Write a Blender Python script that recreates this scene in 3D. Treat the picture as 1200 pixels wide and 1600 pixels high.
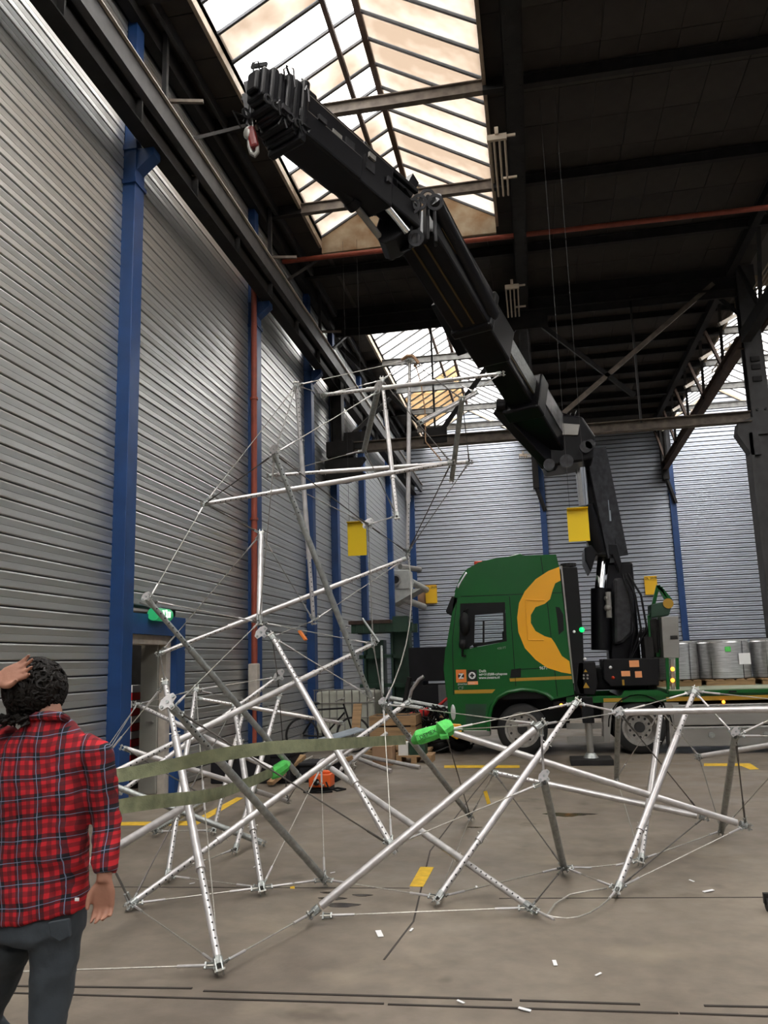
import bpy, bmesh, math, random
from mathutils import Vector, Matrix, Euler
random.seed(7)
for o in list(bpy.data.objects): bpy.data.objects.remove(o)
SC = bpy.context.scene
COL = SC.collection
R = math.radians

# ---------------------------------------------------------------- camera
cam_d = bpy.data.cameras.new('camera')
cam_d.sensor_fit = 'VERTICAL'; cam_d.sensor_height = 36.0
cam_d.lens = 1273.2 / 1600 * 36.0
cam_d.clip_end = 300
cam = bpy.data.objects.new('camera', cam_d); COL.objects.link(cam)
_p, _r, _y = R(10.455), R(-1.7586), R(-10.171)
_F = Vector((math.sin(_y) * math.cos(_p), math.cos(_y) * math.cos(_p), math.sin(_p)))
_R0 = Vector((math.cos(_y), -math.sin(_y), 0)); _U0 = _R0.cross(_F)
_R = _R0 * math.cos(_r) + _U0 * math.sin(_r); _U = _R.cross(_F)
_m = Matrix((_R, _U, -_F)).transposed().to_4x4()
_m.translation = Vector((0, 0, 1.65))
cam.matrix_world = _m
SC.camera = cam

# ---------------------------------------------------------------- world, daylight, exposure
w = bpy.data.worlds.new('overcast_sky'); SC.world = w; w.use_nodes = True
nt = w.node_tree; bg = nt.nodes['Background']
bg.inputs['Color'].default_value = (0.93, 0.97, 1.0, 1); bg.inputs['Strength'].default_value = 10.0
SC.view_settings.view_transform = 'Standard'; SC.view_settings.look = 'None'
SC.view_settings.gamma = 1; SC.view_settings.use_curve_mapping = False
SC.view_settings.exposure = 1.72
SC.cycles.max_bounces = 7; SC.cycles.diffuse_bounces = 4; SC.cycles.glossy_bounces = 3
SC.cycles.transmission_bounces = 4; SC.cycles.transparent_max_bounces = 8
SC.cycles.caustics_reflective = False; SC.cycles.caustics_refractive = False
SC.cycles.sample_clamp_indirect = 6

def portal(name, loc, sx, sy, rot):
    l = bpy.data.lights.new(name, 'AREA'); l.shape = 'RECTANGLE'; l.size = sx; l.size_y = sy
    l.cycles.is_portal = True
    o = bpy.data.objects.new(name, l); o.location = loc; o.rotation_euler = rot; COL.objects.link(o)
portal('skylight_portal', (-2.25, 1.0, 10.97), 3.8, 30.8, (0, 0, 0))
portal('skylight_portal', (-2.25, 27.4, 10.97), 3.8, 13.0, (0, 0, 0))
portal('skylight_portal', (7.9, 1.0, 10.97), 3.8, 30.8, (0, 0, 0))
portal('skylight_portal', (7.9, 27.4, 10.97), 3.8, 13.0, (0, 0, 0))

def point_light(name, loc, e, r):
    l = bpy.data.lights.new(name, 'POINT'); l.energy = e; l.shadow_soft_size = r; l.color = (1, .93, .82)
    o = bpy.data.objects.new(name, l); o.location = loc; COL.objects.link(o)
point_light('store_fill_light', (-5.9, 10.7, 2.3), 14, .12)  # fill light added to bring out the cartons, no lamp seen here

# ---------------------------------------------------------------- materials
def mat(name, col, rough=0.6, metal=0.0, noise=0.0, scale=4.0, bump=0.0, bscale=40.0, emit=None, estr=0.0, col2=None, stretch=None, coat=0.0, spec=None):
    m = bpy.data.materials.new(name); m.use_nodes = True
    t = m.node_tree; b = t.nodes['Principled BSDF']
    b.inputs['Roughness'].default_value = rough; b.inputs['Metallic'].default_value = metal
    b.inputs['Base Color'].default_value = (*col, 1)
    if spec is not None: b.inputs['Specular IOR Level'].default_value = spec
    if coat: b.inputs['Coat Weight'].default_value = coat; b.inputs['Coat Roughness'].default_value = 0.08
    tc = t.nodes.new('ShaderNodeTexCoord')
    mp = t.nodes.new('ShaderNodeMapping'); t.links.new(tc.outputs['Object'], mp.inputs['Vector'])
    if stretch: mp.inputs['Scale'].default_value = stretch
    if noise:
        n = t.nodes.new('ShaderNodeTexNoise'); n.inputs['Scale'].default_value = scale; n.inputs['Detail'].default_value = 5
        t.links.new(mp.outputs['Vector'], n.inputs['Vector'])
        cr = t.nodes.new('ShaderNodeValToRGB'); cr.color_ramp.elements[0].position = 0.32; cr.color_ramp.elements[1].position = 0.68
        c2 = col2 or tuple(max(0, c * (1 - noise)) for c in col)
        cr.color_ramp.elements[0].color = (*c2, 1); cr.color_ramp.elements[1].color = (*col, 1)
        t.links.new(n.outputs['Fac'], cr.inputs['Fac']); t.links.new(cr.outputs['Color'], b.inputs['Base Color'])
    if bump:
        n2 = t.nodes.new('ShaderNodeTexNoise'); n2.inputs['Scale'].default_value = bscale; n2.inputs['Detail'].default_value = 4
        t.links.new(mp.outputs['Vector'], n2.inputs['Vector'])
        bp = t.nodes.new('ShaderNodeBump'); bp.inputs['Strength'].default_value = bump; bp.inputs['Distance'].default_value = 0.02
        t.links.new(n2.outputs['Fac'], bp.inputs['Height']); t.links.new(bp.outputs['Normal'], b.inputs['Normal'])
    if emit: b.inputs['Emission Color'].default_value = (*emit, 1); b.inputs['Emission Strength'].default_value = estr
    return m
M = dict(
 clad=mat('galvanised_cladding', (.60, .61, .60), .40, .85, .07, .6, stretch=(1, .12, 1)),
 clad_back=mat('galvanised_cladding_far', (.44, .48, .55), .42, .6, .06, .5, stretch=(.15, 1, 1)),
 backing=mat('joint_backing', (.05, .05, .055), .8),
 blue=mat('blue_paint', (.012, .058, .20), .45, 0, .25, 3),
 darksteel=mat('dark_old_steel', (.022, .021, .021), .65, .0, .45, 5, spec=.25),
 greysteel=mat('grey_steel', (.06, .06, .062), .6, .1, .3, 5, spec=.3),
 browned=mat('brown_beam', (.20, .165, .135), .7, 0, .5, 6),
 rust=mat('rusty_steel', (.075, .045, .032), .8, 0, .4, 8),
 farbeam=mat('far_beam_grey', (.17, .17, .165), .7, 0, .5, 6),
 beige=mat('beige_curb', (.48, .40, .31), .8, 0, .35, 4),
 gable=mat('stained_gable', (.50, .44, .33), .85, 0, .55, 2.2, col2=(.26, .15, .07)),
 roof=mat('roof_boards', (.048, .040, .035), .8, 0, .5, 1.4),
 roofback=mat('roof_gap', (.10, .095, .09), .9),
 redpipe=mat('red_pipe_paint', (.33, .065, .035), .55, 0, .3, 6),
 creampipe=mat('cream_guard', (.55, .50, .44), .6, 0, .2, 10),
 white=mat('white_paint', (.72, .71, .68), .5, 0, .12, 6),
 cream=mat('cream_lamp', (.52, .44, .35), .6),
 galv=mat('galvanised_tube', (.60, .58, .58), .36, .55, .22, 14, bump=.05, bscale=60),
 galvdark=mat('dull_zinc', (.40, .42, .41), .42, .7, .35, 25, bump=.15, bscale=80),
 steelcable=mat('steel_cable', (.50, .48, .44), .4, .7, .3, 60),
 darkcable=mat('dark_steel_cable', (.13, .12, .11), .5, .5, .2, 60),
 hole=mat('hole_shadow', (.02, .02, .02), .9),
 black=mat('black_satin', (.006, .006, .007), .45, 0, .2, 6, spec=.22),
 craneblk=mat('crane_black_paint', (.006, .006, .008), .34, .0, .3, 5, coat=.03, spec=.22),
 craneworn=mat('worn_crane_panel', (.05, .05, .055), .35, .4, .6, 9),
 wornwhite=mat('worn_pale_panel', (.42, .42, .44), .35, .5, .75, 3.5),
 chrome=mat('chrome_rod', (.80, .80, .80), .12, 1.0),
 green=mat('truck_green', (.002, .095, .014), .3, 0, .08, 1.5, coat=.2, spec=.35),
 dkgreen=mat('dark_green_paint', (.01, .05, .025), .5, 0, .4, 5),
 yellow=mat('logo_yellow', (.90, .42, .01), .35, coat=.4),
 gold=mat('stripe_gold', (.42, .24, .02), .4),
 brass=mat('brass_strip', (.12, .08, .03), .4, .6),
 orange=mat('label_orange', (.80, .22, .04), .5),
 ltorange=mat('light_orange', (.90, .38, .16), .5),
 signyel=mat('sign_yellow', (.90, .62, .0), .5),
 signqr=mat('sign_amber', (.88, .52, .02), .5),
 hookred=mat('dark_red_enamel', (.16, .015, .015), .4),
 redlens=mat('red_lens', (.55, .04, .01), .25),
 amber=mat('amber_lamp', (1, .35, .02), .3, emit=(1, .32, .02), estr=1.6),
 greenlamp=mat('green_lamp', (.02, .6, .12), .3, emit=(.0, .9, .12), estr=.7),
 exitg=mat('exit_green', (.03, .38, .14), .4, emit=(.03, .45, .16), estr=.12),
 exitw=mat('exit_pictogram', (.8, .9, .8), .4, emit=(.8, .9, .8), estr=.3),
 rubber=mat('tyre_rubber', (.018, .018, .018), .8, 0, .3, 12),
 rim=mat('steel_rim', (.42, .40, .37), .4, .6, .35, 12),
 alu=mat('brushed_aluminium', (.33, .32, .30), .42, .6, .2, 5, stretch=(.3, 1, 1)),
 glass=None,
 deck=mat('deck_boards', (.42, .46, .34), .7, 0, .35, 5, stretch=(.3, 2, 1)),
 wood=mat('pine_wood', (.42, .26, .13), .75, 0, .4, 5, stretch=(.5, 5, 5)),
 card=mat('cardboard', (.36, .22, .13), .85, 0, .15, 4),
 foil=mat('wrapped_wire', (.68, .68, .69), .28, .75, .35, 12, bump=.25, bscale=14, stretch=(.4, .4, 5)),
 film=mat('plastic_film', (.62, .63, .64), .3, .2, .2, 6, bump=.3, bscale=18),
 paper=mat('white_paper', (.78, .78, .80), .7),
 lime=mat('lime_cloth', (.12, .75, .14), .7, 0, .25, 20, bump=.3, bscale=30),
 strap=mat('olive_webbing', (.25, .27, .16), .85, 0, .35, 14, bump=.2, bscale=120),
 bluegrey=mat('blue_grey_sheet', (.38, .44, .50), .5, .2, .2, 5),
 dkblock=mat('charcoal_block', (.018, .018, .021), .7, 0, .2, 4, spec=.2),
 ltblock=mat('grey_block_face', (.17, .17, .18), .7, 0, .2, 4),
 red=mat('red_plastic', (.60, .03, .03), .45),
 orangebox=mat('orange_plastic', (.75, .12, .02), .45),
 grpaint=mat('tank_white', (.55, .56, .48), .5, 0, .2, 4),
 tape=mat('floor_tape', (.80, .50, .03), .7, 0, .3, 12),
 groove=mat('floor_groove', (.035, .028, .024), .8),
 oil=mat('oil_stain', (.07, .058, .045), .15, 0, .5, 6),
 skin=mat('skin', (.42, .205, .14), .55, 0, .18, 10, bump=.05, bscale=60),
 hair=mat('dark_hair', (.007, .005, .004), .6, 0, .3, 30, spec=.25),
 duct=mat('painted_grey_metal', (.42, .43, .41), .5, .2, .2, 5),
 doorleaf=mat('door_leaf', (.33, .33, .30), .6, 0, .1, 4),
)
def glassmat():
    m = bpy.data.materials.new('cab_glass'); m.use_nodes = True; t = m.node_tree
    b = t.nodes['Principled BSDF']; o = t.nodes['Material Output']
    b.inputs['Base Color'].default_value = (.02, .025, .025, 1); b.inputs['Roughness'].default_value = .04
    tr = t.nodes.new('ShaderNodeBsdfTransparent'); tr.inputs['Color'].default_value = (.93, .96, .95, 1)
    mx = t.nodes.new('ShaderNodeMixShader'); mx.inputs['Fac'].default_value = .12
    t.links.new(tr.outputs[0], mx.inputs[1]); t.links.new(b.outputs[0], mx.inputs[2]); t.links.new(mx.outputs[0], o.inputs['Surface'])
    return m
M['glass'] = glassmat()
def panemat(name, tint, dirt):
    m = bpy.data.materials.new(name); m.use_nodes = True; t = m.node_tree
    o = t.nodes['Material Output']; t.nodes.remove(t.nodes['Principled BSDF'])
    tc = t.nodes.new('ShaderNodeTexCoord'); n = t.nodes.new('ShaderNodeTexNoise'); n.inputs['Scale'].default_value = .9; n.inputs['Detail'].default_value = 4
    t.links.new(tc.outputs['Object'], n.inputs['Vector'])
    gi = t.nodes.new('ShaderNodeObjectInfo'); ad = t.nodes.new('ShaderNodeMath'); ad.operation = 'MULTIPLY_ADD'
    ad.inputs[1].default_value = .22; t.links.new(gi.outputs['Random'], ad.inputs[0]); t.links.new(n.outputs['Fac'], ad.inputs[2])
    cr = t.nodes.new('ShaderNodeValToRGB'); cr.color_ramp.elements[0].position = .42; cr.color_ramp.elements[1].position = .66
    cr.color_ramp.elements[0].color = (*dirt, 1); cr.color_ramp.elements[1].color = (*tint, 1)
    t.links.new(ad.outputs[0], cr.inputs['Fac'])
    tl = t.nodes.new('ShaderNodeBsdfTranslucent'); tr = t.nodes.new('ShaderNodeBsdfTransparent')
    t.links.new(cr.outputs['Color'], tl.inputs['Color']); t.links.new(cr.outputs['Color'], tr.inputs['Color'])
    mx = t.nodes.new('ShaderNodeMixShader'); mx.inputs['Fac'].default_value = .35
    t.links.new(tr.outputs[0], mx.inputs[1]); t.links.new(tl.outputs[0], mx.inputs[2]); t.links.new(mx.outputs[0], o.inputs['Surface'])
    return m
M['pane'] = panemat('frosted_pane', (.64, .63, .62), (.50, .47, .44))
M['pane_dirty'] = panemat('dirty_frosted_pane', (.25, .228, .205), (.175, .148, .124))
M['pane_amber'] = panemat('yellowed_pane', (.26, .205, .14), (.20, .155, .105))

def floormat():
    m = bpy.data.materials.new('worn_concrete'); m.use_nodes = True; t = m.node_tree; b = t.nodes['Principled BSDF']
    tc = t.nodes.new('ShaderNodeTexCoord')
    def noise(s, d, off=0):
        n = t.nodes.new('ShaderNodeTexNoise'); n.inputs['Scale'].default_value = s; n.inputs['Detail'].default_value = d
        mp = t.nodes.new('ShaderNodeMapping'); mp.inputs['Location'].default_value = (off, off * .7, 0)
        t.links.new(tc.outputs['Object'], mp.inputs['Vector']); t.links.new(mp.outputs['Vector'], n.inputs['Vector']); return n
    def ramp(n, p0, p1, c0, c1):
        c = t.nodes.new('ShaderNodeValToRGB'); c.color_ramp.elements[0].position = p0; c.color_ramp.elements[1].position = p1
        c.color_ramp.elements[0].color = (*c0, 1); c.color_ramp.elements[1].color = (*c1, 1); t.links.new(n.outputs['Fac'], c.inputs['Fac']); return c
    base = ramp(noise(.55, 6, 3), .34, .68, (.145, .118, .092), (.225, .188, .148))
    fine = ramp(noise(7, 8, 9), .3, .7, (.80, .80, .80), (1.06, 1.06, 1.06))
    spots = ramp(noise(2.3, 3, 21), .66, .74, (1, 1, 1), (.62, .60, .58))
    pale = ramp(noise(1.1, 5, 33), .60, .72, (0, 0, 0), (.5, .5, .5))
    def mul(a, c, mode='MULTIPLY', f=1.0):
        x = t.nodes.new('ShaderNodeMix'); x.data_type = 'RGBA'; x.blend_type = mode; x.inputs[0].default_value = f
        t.links.new(a, x.inputs[6]); t.links.new(c, x.inputs[7]); return x.outputs[2]
    c = mul(base.outputs[0], fine.outputs[0]); c = mul(c, spots.outputs[0])
    x = t.nodes.new('ShaderNodeMix'); x.data_type = 'RGBA'; t.links.new(pale.outputs[0], x.inputs[0]); t.links.new(c, x.inputs[6]); x.inputs[7].default_value = (.31, .26, .19, 1)
    t.links.new(x.outputs[2], b.inputs['Base Color'])
    rr = ramp(noise(1.7, 4, 50), .3, .7, (.42, .42, .42), (.72, .72, .72)); t.links.new(rr.outputs[0], b.inputs['Roughness'])
    bp = t.nodes.new('ShaderNodeBump'); bp.inputs['Strength'].default_value = .12; bp.inputs['Distance'].default_value = .01
    n = noise(30, 6, 1); t.links.new(n.outputs['Fac'], bp.inputs['Height']); t.links.new(bp.outputs['Normal'], b.inputs['Normal'])
    return m
M['floor'] = floormat()

def plaidmat():
    m = bpy.data.materials.new('red_plaid_flannel'); m.use_nodes = True; t = m.node_tree; b = t.nodes['Principled BSDF']
    b.inputs['Roughness'].default_value = .9
    tc = t.nodes.new('ShaderNodeTexCoord'); n = t.nodes.new('ShaderNodeTexNoise'); n.inputs['Scale'].default_value = 3.5
    t.links.new(tc.outputs['Object'], n.inputs['Vector'])
    wv = t.nodes.new('ShaderNodeVectorMath'); wv.operation = 'SCALE'; wv.inputs['Scale'].default_value = .05
    t.links.new(n.outputs['Color'], wv.inputs[0])
    av = t.nodes.new('ShaderNodeVectorMath'); av.operation = 'ADD'; t.links.new(tc.outputs['Object'], av.inputs[0]); t.links.new(wv.outputs[0], av.inputs[1])
    mp = t.nodes.new('ShaderNodeMapping'); mp.inputs['Rotation'].default_value = (0, R(5), 0); t.links.new(av.outputs[0], mp.inputs['Vector'])
    sp = t.nodes.new('ShaderNodeSeparateXYZ'); t.links.new(mp.outputs[0], sp.inputs[0])
    outs = []
    for ax, off in (('X', .031), ('Z', .012)):
        a = t.nodes.new('ShaderNodeMath'); a.operation = 'MULTIPLY_ADD'; a.inputs[1].default_value = 1 / .072; a.inputs[2].default_value = 50 + off / .072
        t.links.new(sp.outputs[ax], a.inputs[0])
        f = t.nodes.new('ShaderNodeMath'); f.operation = 'FRACT'; t.links.new(a.outputs[0], f.inputs[0])
        c = t.nodes.new('ShaderNodeValToRGB'); c.color_ramp.interpolation = 'CONSTANT'
        e = c.color_ramp.elements; e[0].position = 0; e[0].color = (.10, .10, .10, 1); e[1].position = .36; e[1].color = (1, 1, 1, 1)
        for p, v in ((.60, .52), (.82, 1.0)):
            k = e.new(p); k.color = (v, v, v, 1)
        t.links.new(f.outputs[0], c.inputs['Fac'])
        l = t.nodes.new('ShaderNodeValToRGB'); l.color_ramp.interpolation = 'CONSTANT'
        e = l.color_ramp.elements; e[0].position = 0; e[0].color = (0, 0, 0, 1); e[1].position = .135; e[1].color = (1, 1, 1, 1); k = e.new(.165); k.color = (0, 0, 0, 1)
        t.links.new(f.outputs[0], l.inputs['Fac'])
        outs.append((c, l))
    mu = t.nodes.new('ShaderNodeMix'); mu.data_type = 'RGBA'; mu.blend_type = 'MIX'; mu.inputs[0].default_value = .5
    t.links.new(outs[0][0].outputs[0], mu.inputs[6]); t.links.new(outs[1][0].outputs[0], mu.inputs[7])
    cr = t.nodes.new('ShaderNodeValToRGB'); e = cr.color_ramp.elements
    e[0].position = .12; e[0].color = (.010, .008, .014, 1); e[1].position = 1.0; e[1].color = (.48, .009, .018, 1)
    k = e.new(.30); k.color = (.07, .008, .014, 1); k = e.new(.56); k.color = (.13, .006, .011, 1); k = e.new(.74); k.color = (.20, .006, .012, 1)
    t.links.new(mu.outputs[2], cr.inputs['Fac'])
    mxl = t.nodes.new('ShaderNodeMix'); mxl.data_type = 'RGBA'; mxl.blend_type = 'LIGHTEN'; mxl.inputs[0].default_value = 1
    t.links.new(outs[0][1].outputs[0], mxl.inputs[6]); t.links.new(outs[1][1].outputs[0], mxl.inputs[7])
    fin = t.nodes.new('ShaderNodeMix'); fin.data_type = 'RGBA'; t.links.new(mxl.outputs[2], fin.inputs[0])
    t.links.new(cr.outputs[0], fin.inputs[6]); fin.inputs[7].default_value = (.16, .21, .32, 1)
    t.links.new(fin.outputs[2], b.inputs['Base Color'])
    return m
M['plaid'] = plaidmat()
M['jeans'] = mat('grey_blue_denim', (.045, .058, .072), .85, 0, .35, 5, bump=.3, bscale=14)

# ---------------------------------------------------------------- mesh helpers
class MB:
    def __init__(s): s.v = []; s.f = []
    def add(s, vs, fs):
        n = len(s.v); s.v += [Vector(v) for v in vs]; s.f += [tuple(i + n for i in f) for f in fs]; return s
    def box(s, a, b):
        x0, x1 = sorted((a[0], b[0])); y0, y1 = sorted((a[1], b[1])); z0, z1 = sorted((a[2], b[2]))
        return s.add([(x0,y0,z0),(x1,y0,z0),(x1,y1,z0),(x0,y1,z0),(x0,y0,z1),(x1,y0,z1),(x1,y1,z1),(x0,y1,z1)],
                     [(0,3,2,1),(4,5,6,7),(0,1,5,4),(1,2,6,5),(2,3,7,6),(3,0,4,7)])
    def beam(s, p, q, w, h, up=(0,0,1)):     # rectangular bar from p to q
        p = Vector(p); q = Vector(q); d = (q - p).normalized(); u = Vector(up)
        sx = d.cross(u)
        if sx.length < 1e-4: sx = d.cross(Vector((0, 1, 0)))
        sx.normalize(); sy = sx.cross(d).normalized()
        vs = []
        for c in (p, q):
            for i, j in ((-1,-1),(1,-1),(1,1),(-1,1)): vs.append(c + sx * (w / 2 * i) + sy * (h / 2 * j))
        return s.add(vs, [(0,1,2,3),(7,6,5,4),(0,4,5,1),(1,5,6,2),(2,6,7,3),(3,7,4,0)])
    def ibeam(s, p, q, w, h, t=.02, up=(0,0,1)):
        p = Vector(p); q = Vector(q); d = (q - p).normalized(); u = Vector(up); sx = d.cross(u)
        if sx.length < 1e-4: sx = d.cross(Vector((0, 1, 0)))
        sx.normalize(); sy = sx.cross(d).normalized(); o = sy * (h / 2 - t / 2)
        s.beam(p + o, q + o, w, t, up); s.beam(p - o, q - o, w, t, up); s.beam(p, q, t, h - 2 * t, up); return s
    def cyl(s, p, q, r, n=10, r2=None, caps=True):
        p = Vector(p); q = Vector(q); r2 = r if r2 is None else r2; d = (q - p).normalized()
        a = d.orthogonal().normalized(); b = d.cross(a); vs = []
        for c, rr in ((p, r), (q, r2)):
            for i in range(n):
                t = 2 * math.pi * i / n; vs.append(c + a * (math.cos(t) * rr) + b * (math.sin(t) * rr))
        fs = [(i, (i + 1) % n, n + (i + 1) % n, n + i) for i in range(n)]
        if caps: fs += [tuple(range(n))[::-1], tuple(range(n, 2 * n))]
        return s.add(vs, fs)
    def tube(s, pts, r, n=6, rs=None):
        pts = [Vector(p) for p in pts]; vs = []; prev = None
        for i, p in enumerate(pts):
            d = (pts[min(i + 1, len(pts) - 1)] - pts[max(i - 1, 0)]).normalized()
            if prev is None: a = d.orthogonal().normalized()
            else:
                a = prev - d * prev.dot(d); a = a.normalized() if a.length > 1e-6 else d.orthogonal().normalized()
            prev = a; b = d.cross(a); rr = rs[i] if rs else r
            for k in range(n):
                t = 2 * math.pi * k / n; vs.append(p + a * (math.cos(t) * rr) + b * (math.sin(t) * rr))
        fs = []
        for i in range(len(pts) - 1):
            for k in range(n): fs.append((i*n+k, i*n+(k+1)%n, (i+1)*n+(k+1)%n, (i+1)*n+k))
        fs += [tuple(range(n))[::-1], tuple(range((len(pts)-1)*n, len(pts)*n))]
        return s.add(vs, fs)
    def prism(s, poly, axis, a, b):          # polygon in the two other axes, extruded along axis from a to b
        n = len(poly); vs = []
        for c in (a, b):
            for u, v in poly: vs.append({'x': (c, u, v), 'y': (u, c, v), 'z': (u, v, c)}[axis])
        fs = [(i, (i+1)%n, n+(i+1)%n, n+i) for i in range(n)] + [tuple(range(n))[::-1], tuple(range(n, 2*n))]
        return s.add(vs, fs)
    def ring(s, c, nrm, R1, R0, t, n=24):     # flat annulus with thickness
        c = Vector(c); d = Vector(nrm).normalized(); a = d.orthogonal().normalized(); b = d.cross(a); vs = []
        for off in (-t/2, t/2):
            for rr in (R1, R0):
                for i in range(n):
                    g = 2*math.pi*i/n; vs.append(c + d*off + a*(math.cos(g)*rr) + b*(math.sin(g)*rr))
        fs = []
        for i in range(n):
            j = (i+1)%n
            fs += [(i,j,n+j,n+i), (2*n+j,2*n+i,3*n+i,3*n+j), (j,i,2*n+i,2*n+j), (n+i,n+j,3*n+j,3*n+i)]
        return s.add(vs, fs)
    def ball(s, c, r, sc=(1,1,1), u=10, v=7):
        vs = [Vector(c) + Vector((0,0,r*sc[2]))]; fs = []
        for j in range(1, v):
            ph = math.pi*j/v
            for i in range(u):
                t = 2*math.pi*i/u; vs.append(Vector(c)+Vector((r*sc[0]*math.sin(ph)*math.cos(t), r*sc[1]*math.sin(ph)*math.sin(t), r*sc[2]*math.cos(ph))))
        vs.append(Vector(c) - Vector((0,0,r*sc[2]))); L = len(vs)-1
        for i in range(u):
            fs.append((0, 1+i, 1+(i+1)%u)); fs.append((L, L-u+(i+1)%u, L-u+i))
        for j in range(v-2):
            for i in range(u): fs.append((1+j*u+i, 1+(j+1)*u+i, 1+(j+1)*u+(i+1)%u, 1+j*u+(i+1)%u))
        return s.add(vs, fs)
    def loft(s, rings):
        n = len(rings[0]); vs = [v for r in rings for v in r]; fs = []
        for j in range(len(rings)-1):
            for i in range(n): fs.append((j*n+i, j*n+(i+1)%n, (j+1)*n+(i+1)%n, (j+1)*n+i))
        fs += [tuple(range(n))[::-1], tuple(range((len(rings)-1)*n, len(rings)*n))]
        return s.add(vs, fs)
    def mesh(s, name, m, org=(0,0,0), smooth=False):
        me = bpy.data.meshes.new(name); o = Vector(org)
        me.from_pydata([v - o for v in s.v], [], s.f); me.validate(); me.update()
        bm = bmesh.new(); bm.from_mesh(me); bmesh.ops.recalc_face_normals(bm, faces=bm.faces); bm.to_mesh(me); bm.free()
        me.materials.append(m)
        if smooth: me.polygons.foreach_set('use_smooth', [True]*len(me.polygons))
        return me
    def build(s, name, m, parent=None, smooth=False, bevel=0, sharp=35):
        if isinstance(m, str): m = M[m]
        if parent is None:
            xs = [v.x for v in s.v]; ys = [v.y for v in s.v]; zs = [v.z for v in s.v]
            org = Vector(((min(xs)+max(xs))/2, (min(ys)+max(ys))/2, min(zs)))
        else: org = Vector(parent['org'])
        me = s.mesh(name, m, org, smooth)
        o = bpy.data.objects.new(name, me); COL.objects.link(o); o['org'] = tuple(org)
        if parent is None: o.location = org
        else: o.parent = parent
        if bevel:
            b = o.modifiers.new('bevel', 'BEVEL'); b.width = bevel; b.segments = 2; b.limit_method = 'ANGLE'; b.angle_limit = R(40)
        if smooth:
            try:
                me.set_sharp_from_angle(angle=R(sharp))
            except Exception: pass
        return o
def tag(o, label=None, cat=None, group=None, kind=None):
    if label: o['label'] = label
    if cat: o['category'] = cat
    if group: o['group'] = group
    if kind: o['kind'] = kind
    return o
def thing(name, loc, label, cat, group=None, kind=None):
    o = bpy.data.objects.new(name, None); COL.objects.link(o); o.location = loc; o['org'] = tuple(loc); o.empty_display_size = .1
    return tag(o, label, cat, group, kind)
def struct(name, loc, label): 
    return thing(name, loc, label, name.split('_')[0], None, 'structure')
def put(me, name, parent, loc, rotz=0):
    o = bpy.data.objects.new(name, me); COL.objects.link(o); o.parent = parent; o.location = Vector(loc) - Vector(parent['org']) if parent else loc
    o.rotation_euler = (0, 0, rotz); o['org'] = tuple(parent['org']) if parent else tuple(loc); return o
def text(body, size, m, parent, name, loc, rot, depth=.002, align='LEFT', bold=0.0):
    c = bpy.data.curves.new(name, 'FONT'); c.body = body; c.size = size; c.extrude = depth; c.align_x = align; c.offset = bold
    to = bpy.data.objects.new(name + '_tmp', c); COL.objects.link(to)
    dg = bpy.context.evaluated_depsgraph_get(); me = bpy.data.meshes.new_from_object(to.evaluated_get(dg))
    bpy.data.objects.remove(to)
    mm = Matrix.Translation(Vector(loc) - Vector(parent['org'])) @ Euler(rot).to_matrix().to_4x4(); me.transform(mm)
    me.materials.clear(); me.materials.append(M[m]); me.name = name
    o = bpy.data.objects.new(name, me); COL.objects.link(o); o.parent = parent; o['org'] = tuple(parent['org']); return o

# ================================================================ SETTING
XL, YB, H = -5.1, 34.0, 11.0
# ---- floor
fl = MB().box((-14, -17, -.2), (18, 35, 0)).build('floor', 'floor'); tag(fl, 'worn grey brown concrete floor with stains across the hall', 'floor', kind='structure')
tr = struct('trim_1', (-1.874,4.356,0), 'pair of narrow dark rails set flush in the floor at the front')
for (a, b) in (((-2.951,4.309,0),(-1.885,4.381,0)), ((-1.81,4.354,0),(-0.226,4.403,0)), ((-0.189,4.399,0),(0.381,4.413,0)), ((0.676,4.428,0),(1.526,4.467,0))):
    MB().beam((a[0],a[1],.002), (b[0],b[1],.002), .016, .006).build('rail_groove', 'groove', tr)
for (a, b) in (((-3.11,4.215,-0),(-0.846,4.293,0)), ((-0.825,4.287,0),(0.543,4.328,0)), ((0.549,4.329,0),(1.478,4.346,0))):
    MB().beam((a[0],a[1],.002), (b[0],b[1],.002), .014, .006).build('rail_groove', 'groove', tr)
jt = struct('trim_2', (0,6,0), 'thin dark expansion joints crossing the concrete floor')
for (a, b) in (((-0.956,4.887,0),(-0.891,5.583,0)),((-0.891,5.583,0),(-1.036,7.554,0)),((-1.036,7.554,0),(-0.89,10.702,0)),((-0.89,10.702,0),(-0.646,14.837,0)),((-0.367,6.14,-0),(1.65,6.312,0)),((-3.485,6.234,0),(-1.035,6.358,0))):
    MB().beam((a[0],a[1],.001), (b[0],b[1],.001), .012, .003).build('joint', 'groove', jt)
# ---- cladding plank (length along +Y, faces +X), origin at lower end of the joint
PIT = .177
def plank_mb(L, axis='y'):
    g = .012 if axis == 'y' else .036
    prof = [(-.036,g),(-.004,g+.002),(.004,g+.012),(.0,.088),(-.004,.091),(.0,.094),(.004,.160),(-.002,.174),(-.03,.176)]
    mb = MB(); n = len(prof)
    if axis == 'y': vs = [(d, y, z) for y in (0, L) for d, z in prof]
    else: vs = [(x, -d, z) for x in (0, L) for d, z in prof]
    return mb.add(vs, [(i, i+1, n+i+1, n+i) for i in range(n-1)])
wl = struct('wall_left', (XL, 10, 0), 'left wall of horizontal galvanised steel cladding planks')
MB().box((XL-.25,-16,2.45),(XL-.04,34.3,12)).box((XL-.25,-16,0),(XL-.04,9.75,2.45)).box((XL-.25,10.8,0),(XL-.04,34.3,2.45)).build('backing', 'backing', wl)
NR = 60
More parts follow.
